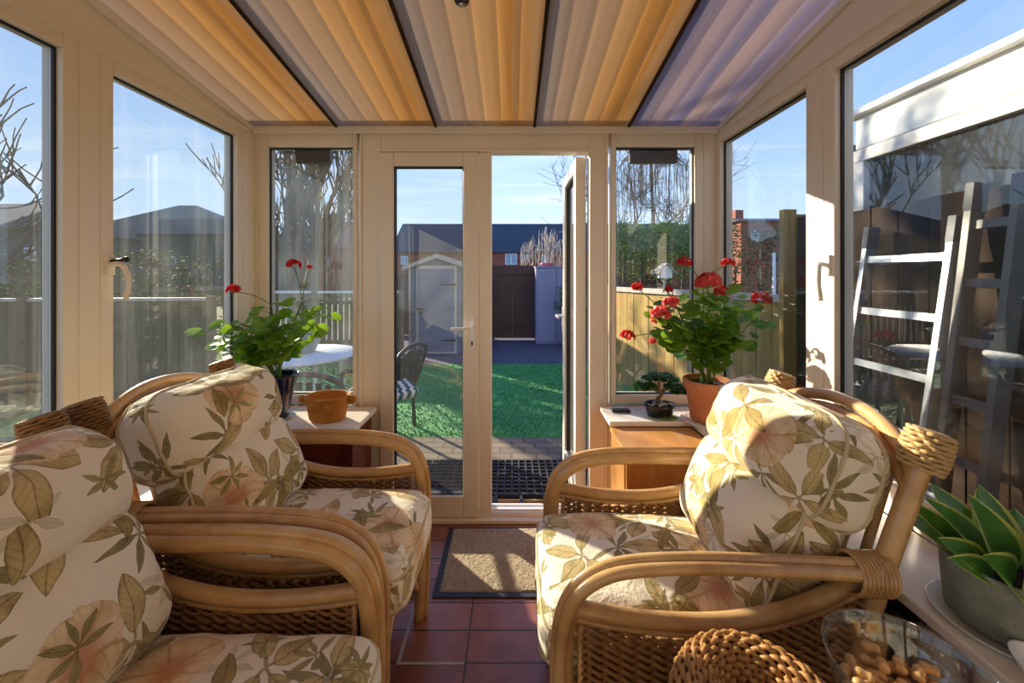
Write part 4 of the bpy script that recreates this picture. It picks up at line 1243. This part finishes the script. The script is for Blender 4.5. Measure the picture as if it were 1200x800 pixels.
# small grey shed
Ys = 7.3
sh = thing('garden_shed', 'small grey boarded shed with a pale trimmed door at the end of the lawn', 'shed', (-1.41, Ys, G))
w2 = .53; zt = 1.66; za = 1.86
m = MB(); m.prism([(-w2, 0, 0), (w2, 0, 0), (w2, 0, zt), (0, 0, za-.02), (-w2, 0, zt)], (0, 1.5, 0))
for k in range(14):
    z = .06+k*.115
    if z+.1 < zt+.05: m.box(-w2-.006, w2+.006, -.008, 0, z, z+.105)
m.build('boarding', 'shed_wood', sh)
for s in (-1, 1):
    m = MB(); ex = .12
    sl = (za-zt)/w2
    m.prism([(0, -.08, za+.02), (s*(w2+ex), -.08, zt-sl*ex+.02), (s*(w2+ex), -.08, zt-sl*ex-.01), (0, -.08, za-.01)], (0, 1.66, 0)); m.build('roof_panel', 'roof_slate', sh)
    m = MB(); m.prism([(0, -.10, za+.025), (s*(w2+ex), -.10, zt-sl*ex+.025), (s*(w2+ex), -.10, zt-sl*ex-.04), (0, -.10, za-.06)], (0, .018, 0)); m.build('bargeboard', 'shed_trim', sh)
    m = MB(); m.box(s*w2-.02, s*w2+.02, -.02, .01, 0, zt); m.build('corner_trim', 'shed_trim', sh)
dx0, dx1 = -.36, .32
m = MB(); m.box(dx0, dx1, -.035, -.009, .03, 1.60)
m.build('door', 'shed_wood', sh)
m = MB(); m.box(dx0-.045, dx0, -.04, -.008, 0, 1.66); m.box(dx1, dx1+.045, -.04, -.008, 0, 1.66); m.box(dx0-.045, dx1+.045, -.042, -.01, 1.60, 1.66); m.box(dx0, dx1, -.042, -.01, .0, .03); m.build('door_frame', 'shed_trim', sh)
for z in (1.3, .25):
    m = MB(); m.prism([(dx1+.03, -.046, z-.02), (dx1+.03, -.046, z+.02), (dx1-.26, -.046, z+.006), (dx1-.26, -.046, z-.006)], (0, .006, 0)); m.build('hinge', 'black_plastic', sh)
m = MB(); m.box(dx0-.03, dx0+.12, -.048, -.042, .82, .85); m.box(dx0+.04, dx0+.09, -.06, -.048, .74, .81); m.build('latch', 'black_plastic', sh)

# brown gate / fence panel, and lilac storage cupboard
Yg = 8.8
g0, g1 = P(574, 311, Yg), P(627, 311, Yg)
gt = thing('garden_gate', 'dark brown boarded gate at the end of the garden', 'gate', (g0.x, Yg, G))
wd = g1.x-g0.x; H = g0.z-G
m = MB()
for k in range(8): m.box(k*wd/8+.0005, (k+1)*wd/8-.0005, 0, .02, .04, H)
m.build('boards', 'gate_brown', gt)
m = MB(); m.box(-.04, 0, -.02, .05, 0, H+.04); m.box(wd, wd+.04, -.02, .05, 0, H+.04); m.box(0, wd, -.015, 0, H-.2, H-.1); m.box(0, wd, -.015, 0, .25, .35); m.build('frame', 'gate_brown', gt)
Yc = 8.5; c0, c1 = P(626, 312, Yc), P(672, 312, Yc)
cp = thing('storage_cupboard', 'tall lilac grey plastic storage cupboard beside the brown gate', 'cupboard', (c0.x+.02, Yc-.25, G))
wd = c1.x-c0.x; H = c0.z-G
m = MB(); m.box(0, wd, .0, .5, 0, H-.04); m.box(-.015, wd+.015, -.02, .52, H-.04, H); m.build('body', 'lilac_plastic', cp, bevel=.01)
for k in (0, 1):
    m = MB(); m.box(.02+k*wd/2, wd/2-.012+k*wd/2, -.02, -.001, .05, H-.07); d_ = m.build('door', 'lilac_plastic', cp, bevel=.008)
    m = MB(); x = wd/2-.05+k*.06; m.box(x, x+.02, -.035, -.02, H*.45, H*.55); m.build('handle', 'grey_box', d_)
m = MB(); m.lathe([(.12, 0), (.16, .05), (.13, .075), (0, .08)], seg=20, sy=.7); o = m.build('plastic_tub', 'pink_plastic', loc=(c0.x+.28, Yc-.07, G+H+.001)); tag(o, 'pinkish red tub lying on top of the lilac cupboard', 'tub')

# boundary fences -------------------------------------------------
def board_fence(name, a, b, h, mt_, lab, cap=.05, bw=.14, capmat=None, z0=G, posts=1.8, gap=.008, thick=.02):
    a = Vector((a[0], a[1], 0)); b = Vector((b[0], b[1], 0)); d = b-a; L = d.length; ang = atan2(d.y, d.x)
    root = thing(name, lab, 'fence', (a.x, a.y, z0), ang)
    rnd = random.Random(int(L*100)); x = 0; m = MB()
    while x < L-.01:
        w = min(bw, L-x); m.box(x+gap/2, x+w-gap/2, -thick/2+rnd.uniform(-.003, .003), thick/2, .02, h-cap+rnd.uniform(-.008, 0)); x += bw
    m.build('boards', mt_, root)
    if cap: m = MB(); m.box(-.02, L+.02, -.04, .04, h-cap, h); m.build('capping_rail', capmat or mt_, root)
    m = MB(); 
    for z in (.25, h-cap-.2): m.box(0, L, .012, .05, z, z+.07)
    m.build('cross_rail', mt_, root)
    n = max(1, round(L/posts))
    for k in range(n+1): m = MB(); x = L*k/n; m.box(x-.045, x+.045, -.055, -.012, 0, h+.02); m.build('fence_post', mt_, root)
    return root
board_fence('garden_fence', (1.25, 5.9), (2.42, 2.72), 1.32, 'fence_wood', 'sunlit pale wooden fence beyond the right end window', capmat='shed_trim', cap=.06, posts=3.2)
board_fence('garden_fence', (2.02, 2.60), (2.02, -2.5), 1.86, 'fence_dark', 'tall dark boarded fence beyond the near right window', cap=0, bw=.15)
board_fence('garden_fence', (1.93, 2.72), (2.16, 2.72), 1.92, 'fence_wood', 'tall weathered fence end beside the far right window', cap=0, bw=.075, posts=.3)
board_fence('garden_fence', (-7.5, 4.2), (-3.5, 4.5), 1.22, 'fence_grey', 'weathered wooden fence beyond the left windows', capmat='shed_trim', cap=.035)
board_fence('garden_fence', (-5.0, 6.75), (-1.98, 6.9), 1.2, 'fence_grey', 'slatted grey picket fence beyond the left end window', capmat='white_metal', cap=.04, bw=.10, gap=.035)
board_fence('garden_fence', (-3.3, 9.6), (-.45, 8.9), 1.5, 'gate_brown', 'dark fence behind the grey shed', cap=0)
board_fence('garden_fence', (1.2, 9.1), (3.5, 8.6), 1.5, 'gate_brown', 'dark fence behind the lilac cupboard and hedge', cap=0)

# ladders leaning outside the right window
def ladder(lab, foot, top, width, nr, mt_, along=(0, 1, 0), tilt=None, rail=.055, start=.25):
    foot = Vector(foot); top = Vector(top); al = Vector(along).normalized()
    root = thing('ladder', lab, 'ladder', tuple(foot))
    d = top-foot; L = d.length; dn = d.normalized()
    for s in (0, 1):
        m = MB(); m.beam(al*width*s, al*width*s+d, rail, .025, up=al); m.build('side_rail', mt_, root)
        m = MB(); m.beam(al*width*s+dn*(L-.11), al*width*s+dn*(L+.006), rail+.006, .031, up=al); m.build('end_cap', 'grey_box', root)
    for k in range(nr):
        p = dn*(start+k*(L-start-.17)/(nr-1)); m = MB(); m.beam(p, p+al*width, .03, .035, up=dn); m.build('rung', mt_, root)
    return root
# pixel-measured positions turned into metres at X ~ 1.7
def at_X(px, py, X): Y = X*F/(px-CX); return Vector((X, Y, EYE-(py-HY)*Y/F))
ta, tb = at_X(1022, 268, 1.93), at_X(1124, 262, 1.93)
wl_ = ta.y-tb.y
bf = at_X(1086, 640, 1.36)
ladder('bright aluminium ladder leaning on the dark fence outside the right window', (1.70, tb.y+.02, G), (1.93, tb.y, ta.z), wl_, 6, 'aluminium', start=.22)
ladder('dull aluminium ladder section leaning behind, nearest the viewer outside the right window', (1.74, 1.62, G), (1.94, 1.60, 1.74), .15, 7, 'aluminium_dull', along=(0, -1, 0), rail=.06)

# neighbour's white lean-to beyond the dark fence
Xn = 2.28
nb = thing('neighbour_extension', 'white flat-roofed garden room with big dark windows beyond the right fence', 'building', (Xn, 2.55, G))
def bz_(z): return z-G
m = MB(); m.box(0, 2.2, -6.0, 0, bz_(2.19), bz_(2.42)); m.box(-.05, 2.25, -6.05, .05, bz_(2.40), bz_(2.44)); m.build('fascia', 'lead_white', nb, bevel=.006)
m = MB(); m.box(-.02, .05, -6.0, 0, bz_(2.10), bz_(2.18)); m.box(-.02, .05, -6.0, 0, 0, .5)
for y in (0, -1.3, -2.7, -4.1, -5.9): m.box(-.02, .05, y-.08, y, .5, bz_(2.10))
m.build('window_frame', 'upvc', nb, bevel=.004)
m = MB(); m.box(.02, .03, -6.0, -.02, .5, bz_(2.10)); m.build('window_glass', 'glass_mirror', nb)
m = MB(); m.box(.0, .06, -6.0, -.0, 0, .5); m.box(.06, 2.2, -.06, 0, 0, bz_(2.19)); m.box(.06, 2.2, -6, -5.94, 0, bz_(2.19)); m.build('wall', 'upvc_wall', nb)
m = MB(); m.tube([(.02, .03, 2.35), (.02, .03, 2.0)], .03, 10); m.build('downpipe', 'grey_box', nb)

# garden furniture outside on the left
def garden_chair(lab, loc, rz, mt_='patio_plastic', group=None):
    root = thing('garden_chair', lab, 'chair', loc, rz, group)
    for sx_ in (-1, 1):
        for sy2 in (0, 1):
            m = MB(); m.tube([(sx_*.25, sy2*.44, 0), (sx_*.235, sy2*.40+.02, .42)], .018, 8); m.build('leg', mt_, root)
        m = MB(); m.tube(crv([(sx_*.26, .0, .42), (sx_*.275, .03, .62), (sx_*.275, .2, .64), (sx_*.26, .47, .66)], 5), .02, 8); m.build('armrest', mt_, root)
    m = MB(); m.box(-.25, .25, 0, .46, .40, .43); m.build('seat', mt_, root, bevel=.01)
    m = MB(); N = 9
    for k in range(N):
        x = -.22+.44*k/(N-1); m.beam((x, .45, .44), (x*1.08, .56, .80-.06*(x/.22)**2), .034, .012, up=(0, 1, 0))
    m.tube(crv([(-.25, .45, .43), (-.265, .55, .74), (-.15, .575, .83), (0, .58, .85), (.15, .575, .83), (.265, .55, .74), (.25, .45, .43)], 5), .019, 8)
    m.build('backrest', mt_, root)
    return root
garden_chair('dark slatted plastic garden chair outside the left end window', (-1.47, 3.02, G), radians(190))
garden_chair('dark slatted plastic garden chair outside beside the closed door leaf', (-1.45, 3.66, G), radians(255))
t = thing('garden_table', 'white topped round garden table outside the left end window', 'table', (-2.05, 3.75, G))
m = MB(); m.lathe([(0, .69), (.50, .69), (.51, .70), (.50, .72), (0, .72)], seg=40, cap0=False); m.build('table_top', 'table_white', t)
for k in range(4): a = pi/4+k*pi/2; m = MB(); m.tube([(.36*cos(a), .36*sin(a), .69), (.42*cos(a), .42*sin(a), 0)], .02, 8); m.build('leg', 'table_white', t)
m = MB(); m.lathe([(.12, 0), (.14, .01), (.22, .20), (.235, .21), (.225, .215), (.2, .18)], seg=32); o = m.build('stone_planter', 'tub_grey', loc=(-2.1, 3.8, G+.721)); tag(o, 'grey stone bowl planter on the white garden table', 'planter')
m = MB(); c, lp = cushion_mesh((.2, .2, .05), .045, (8, 8, 4), .4); 
def m_zig(n):
    u, w, _ = n.sep(n.coord('Object')); s = ((u*70 + ((w*28).fract()-.5).abs()*3)).sin()
    n.out(n.bsdf(n.mix(s.gt(.1), hexc('2f5d6c'), hexc('e3e6e2')), .8))
mat('cushion_zigzag', m_zig)
for k_, (x, y, z, rx) in enumerate([(-1.10, 3.45, .372, .35)]):
    o = c.build('outdoor_cushion', 'cushion_zigzag', loc=(x, y, z+.0)); o.rotation_euler = (rx, .1, 1.0); tag(o, 'teal and white zigzag cushion on the garden chair beside the closed door leaf', 'cushion')
# garden sofa outside the left near window
t = thing('garden_sofa', 'wooden garden sofa with pale seat pads outside the near left window', 'sofa', (-2.55, 1.2, G))
for y in (-.75, .75):
    m = MB(); m.box(-.35, .35, y-.04, y+.04, .52, .57); m.build('armrest', 'timber', t, bevel=.004)
    for x in (-.31, .31): m = MB(); m.box(x-.03, x+.03, y-.03, y+.03, 0, .52); m.build('leg', 'timber', t)
m = MB(); m.box(-.35, .35, -.71, .71, .26, .32); m.build('seat_frame', 'timber', t)
m = MB()
for k in range(4): m.box(-.36, -.33, -.71, .71, .36+k*.11, .43+k*.11)
m.build('backrest', 'timber', t)
for y in (-.36, .36):
    c, lp = cushion_mesh((.31, .34, .06), .05, (10, 10, 4), .3, 3); c.v = [p+Vector((.0, y, .385)) for p in c.v]; c.build('seat_pad', 'pad_pale', t)
    c, lp = cushion_mesh((.06, .34, .22), .055, (6, 10, 8), .1, 5); c.v = [p+Vector((-.25, y, .66)) for p in c.v]; c.build('back_pad', 'pad_pale', t)

# bird house on a pole to the right
bp = P(772, 318, 6.9)
bh = thing('bird_house', 'white gabled bird house on a pole beyond the right end window', 'bird house', (bp.x+.1, 6.9, G))
zb = bp.z-G
m = MB(); m.tube([(0, 0, 0), (0, 0, zb-.12)], .022, 8); m.build('pole', 'shed_trim', bh)
m = MB(); m.prism([(-.10, -.1, zb-.12), (.10, -.1, zb-.12), (.10, -.1, zb+.02), (0, -.1, zb+.14), (-.10, -.1, zb+.02)], (0, .2, 0)); m.build('box', 'lead_white', bh)
for s in (-1, 1): m = MB(); m.beam((0, -.14, zb+.165), (0, .14, zb+.165), .02, .02); m.prism([(0, -.14, zb+.17), (s*.17, -.14, zb-.03), (s*.17, -.14, zb-.045), (0, -.14, zb+.15)], (0, .28, 0)); m.build('roof_panel', 'shed_trim', bh)

# hedge and small shrub
def hedge(name, lab, cx, cy2, w, d, z0, z1, n, mt_, seed, ls=.09, cat='hedge'):
    rnd = random.Random(seed); root = thing(name, lab, cat, (cx, cy2, G)); m = MB()
    for i in range(n):
        x = rnd.uniform(-w/2, w/2); y = rnd.uniform(-d/2, d/2)*.9; top = z1+.14*noise.noise(Vector((x*2.2, y, seed)))+.1*noise.noise(Vector((x*6, y, seed)))
        z = z0+(top-z0)*rnd.random()**.6
        a = rnd.uniform(0, 2*pi); L = ls*rnd.uniform(.6, 1.3)
        leaf_blade(m, Vector((x, y, z-G)), Vector((cos(a), sin(a), rnd.uniform(-.4, .9))), Vector((rnd.uniform(-.5, .5), -.6, 1)), L, L*.5, 'blade', rnd, .2, 2)
    m.build('foliage', mt_, root)
    m = MB()
    for k in range(int(w/.4)+1): x = -w/2+.1+k*.4; m.tube([(x, 0, 0), (x+rnd.uniform(-.1, .1), 0, (z0+z1)/2-G)], .03, 6)
    m.build('stems', 'bark_dark', root)
    return root
hedge('laurel_hedge', 'bright green laurel hedge above the right fence', 2.95, 7.6, 2.6, .9, 1.2, 2.36, 6500, 'leaf_hedge', 3)
hedge('evergreen_hedge', 'dark evergreen hedge far beyond the right corner window', 8.9, 12.5, 5.0, 1.2, .4, 2.9, 5200, 'leaf_dark', 5, .13)
shrub = hedge('potted_shrub', 'small leafy shrub by the lilac cupboard', 1.25, 7.9, .5, .5, .35, 1.1, 500, 'leaf_hedge', 8, .09, cat='shrub')
m = MB(); m.lathe([(.12, 0), (.17, .4), (.18, .42), (0, .40)], seg=24); m.build('tub', 'black_plastic', shrub)
hedge('evergreen_hedge', 'long dark bushes behind the left wooden fence', -7.6, 6.9, 4.6, 1.0, .1, 1.75, 3500, 'leaf_dark', 11, .12)

# bare trees
def branch(m, rnd, p, d, L, r, depth, up=.15, spread=.6, droop=0, nmin=4, twig=.004):
    pts = [p.copy()]; rr = [r]; n = max(nmin, int(L/.18)); dd = d.normalized()
    for i in range(n):
        dd = (dd + Vector((rnd.uniform(-1, 1), rnd.uniform(-1, 1), rnd.uniform(-1, 1)))*.17 + Vector((0, 0, up-droop))*.25).normalized()
        pts.append(pts[-1]+dd*L/n); rr.append(max(twig*.6, r*(1-.6*(i+1)/n)))
    m.tube(pts, rr, 6 if r > .02 else 4, cap=False)
    if depth <= 0: return
    k = rnd.randint(3, 5)
    for j in range(k):
        i = rnd.randint(max(1, n//3), n); q = pts[i]
        ax = Vector((rnd.uniform(-1, 1), rnd.uniform(-1, 1), rnd.uniform(-.3, 1))).normalized()
        nd = (dd*(1-spread)+ax*spread).normalized()
        branch(m, rnd, q, nd, L*rnd.uniform(.5, .78), max(twig, rr[i]*.62), depth-1, up, spread, droop, nmin, twig)
def tree(name, lab, loc, trunks, depth, mt_, seed, **kw):
    rnd = random.Random(seed); m = MB()
    for (d, L, r) in trunks: branch(m, rnd, Vector((0, 0, 0)), Vector(d), L, r, depth, **kw)
    o = m.build(name, mt_, loc=loc); tag(o, lab, 'tree'); return o
tree('bare_tree', 'bare many-stemmed tree seen through the left end window', (-4.9, 9.2, G),
     [((-.12, 0, 1), 3.0, .19), ((.03, .1, 1), 3.1, .21), ((.16, 0, 1), 2.8, .15), ((-.22, .2, 1), 2.2, .09), ((.30, .1, 1), 1.9, .08)], 4, 'bark', 31, spread=.38, twig=.016, up=.35)
tree('bare_tree', 'bare tree with lopped crooked boughs at the far left window', (-8.75, 6.4, G),
     [((-.05, 0, 1), 3.4, .19), ((.13, -.05, .9), 2.6, .14), ((-.2, .0, 1), 2.6, .12)], 3, 'bark_dark', 12, spread=.42, twig=.018)
tree('bare_tree', 'thin bare tree beyond the hedge in the right end window', (5.0, 15.0, G),
     [((-.1, 0, 1), 3.9, .12), ((-.45, 0, 1), 4.2, .10), ((.25, 0, 1), 3.6, .08)], 4, 'bark', 17, spread=.6, twig=.010)
# weeping willow: hanging strands
def willow(lab, loc, H, R, n, seed, mt_, zlow=.3):
    rnd = random.Random(seed); root = thing('weeping_tree', lab, 'tree', loc); m = MB()
    m.tube(crv([(0, 0, 0), (.05, 0, H*.4), (-.03, 0, H*.8), (0, 0, H)], 5), [.09, .085, .08, .08, .075, .07, .07, .065, .06, .06, .055, .05, .045, .04, .03, .02], 8)
    m.build('trunk', mt_, root); m = MB()
    for i in range(n):
        a = rnd.uniform(0, 2*pi); q = R*sqrt(rnd.random()); x, y = q*cos(a), q*sin(a)*.6
        zt_ = H*(1-.12*(q/R)**2-rnd.uniform(0, .2 if H < 4 else .05)); zl = rnd.uniform(zlow, .75)*H; pts = [Vector((x*.15, y*.15, zt_*.98)), Vector((x*.7, y*.7, zt_))] if H > 4 else [Vector((x*.8, y*.8, zt_*.93)), Vector((x*.95, y*.95, zt_))]
        k = 6
        for j in range(1, k+1): pts.append(Vector((x+rnd.uniform(-.03, .03), y, zt_+(zl-zt_)*j/k)))
        m.tube(pts, .009, 4, cap=False)
    m.build('strands', mt_, root); return root
willow('pale weeping tree in front of the far slate roof, above the lilac cupboard', (1.25, 14.0, G), 3.25, .95, 75, 5, 'bark_pale')
willow('tall weeping birch seen in the right end window', (5.3, 14.5, G), 6.6, 1.5, 110, 9, 'bark', .5)

# houses -----------------------------------------------------------
def house(lab, x0, x1, y0, y1, ze, zr, wallm, roofm, wins=(), hip=0.0, ridge='x', chim=(), ends=0.0):
    root = thing('house', lab, 'house', ((x0+x1)/2, y0, G)); w = (x1-x0)/2; d = y1-y0; e = ze-G; r = zr-G
    m = MB(); m.box(-w, w, 0, d, 0, e)
    if ridge == 'y': m.prism([(-w, 0, e), (w, 0, e), (0, 0, r-.1)], (0, d, 0))
    m.build('wall', wallm, root)
    m = MB(); o = .3
    if ridge == 'x':
        vs = [(-w-o, -o, e-.05), (w+o, -o, e-.05), (w+o, d+o, e-.05), (-w-o, d+o, e-.05), (-w-o+hip, d/2, r), (w+o-hip, d/2, r)]
        m.add(vs, [(0, 1, 5, 4), (3, 4, 5, 2), (0, 4, 3), (1, 2, 5), (0, 3, 2, 1)], smooth=False)
    else:
        for s in (-1, 1): m.prism([(0, -o, r+.08), (s*(w+o), -o, e-.05), (s*(w+o), -o, e-.17), (0, -o, r-.04)], (0, d+2*o, 0))
    m.build('roof', roofm, root)
    cx_ = (x0+x1)/2
    for (px, py, pw, ph) in wins:
        a = P(px, py, y0); b = P(px+pw, py+ph, y0)
        m = MB(); m.box(a.x-cx_, b.x-cx_, -.06, .02, b.z-G, a.z-G); f = m.build('window', 'window_white', root)
        m = MB(); t_ = (b.x-a.x)*.09
        m.box(a.x-cx_+t_, (a.x+b.x)/2-cx_-t_/2, -.075, -.055, b.z-G+t_, a.z-G-t_); m.box((a.x+b.x)/2-cx_+t_/2, b.x-cx_-t_, -.075, -.055, b.z-G+t_, a.z-G-t_); m.build('pane', 'house_glass', f)
    for (cx2, h2) in chim: m = MB(); m.box(cx2-.3, cx2+.3, d/2-.3, d/2+.3, r-.6, r+h2); m.build('chimney', wallm, root)
    return root
hs = house('long low brick terrace with a dark slate roof straight ahead', -10.8, 19.5, 35, 43, 3.45, 6.55, 'red_brick', 'roof_slate', [(592, 297, 14, 13), (634, 299, 9, 9), (470, 300, 8, 10)])
m = MB(); m.tube([(0, 0, 0), (0, -.12, .04)], .5, 20); m.build('satellite_dish', 'tub_grey', hs, loc=(P(615, 301, 35).x-(-10.8+19.5)/2, -.1, P(615, 301, 35).z-G))
house('red-brick house with a gable seen through the left end window', -21.5, -14.8, 37, 44, 4.0, 7.0, 'red_brick', 'house_wall', [(378, 300, 8, 12), (340, 302, 8, 10)], hip=1.5)
house('grey hip-roofed house in the middle of the left window', -33.5, -21, 28.5, 36, 4.4, 7.2, 'house_dark', 'house_dark', [(195, 300, 12, 10), (150, 300, 12, 10)], hip=5.8)
house('dark roofed house at the far left window', -34, -23.4, 17.5, 24, 3.6, 5.2, 'house_dark', 'house_dark', [(30, 290, 12, 16)], hip=1.2)
house('two-storey brick house beyond the right corner window', 15.5, 22.5, 26, 33, 5.05, 5.7, 'red_brick', 'roof_slate', [(919, 262, 12, 11), (919, 290, 12, 9), (880, 270, 9, 12)], hip=.5, chim=((-1.7, .6),))
# closed parasol bases / washing line poles beyond the right fence
for i, (px, top, w_) in enumerate([(907, 296, .025), (915, 300, .03), (922, 298, .025)]):
    q = P(px, top, 6.5); m = MB(); m.tube([(0, 0, 0), (0, 0, q.z-G)], w_, 8); o = m.build('garden_pole', 'white_metal' if i != 1 else 'cloth_teal', loc=(q.x, 6.5, G))
    tag(o, ['left white pole', 'middle teal pole', 'right white pole'][i]+' standing beyond the pale fence in the right corner window', 'pole', 'poles beyond the pale fence')
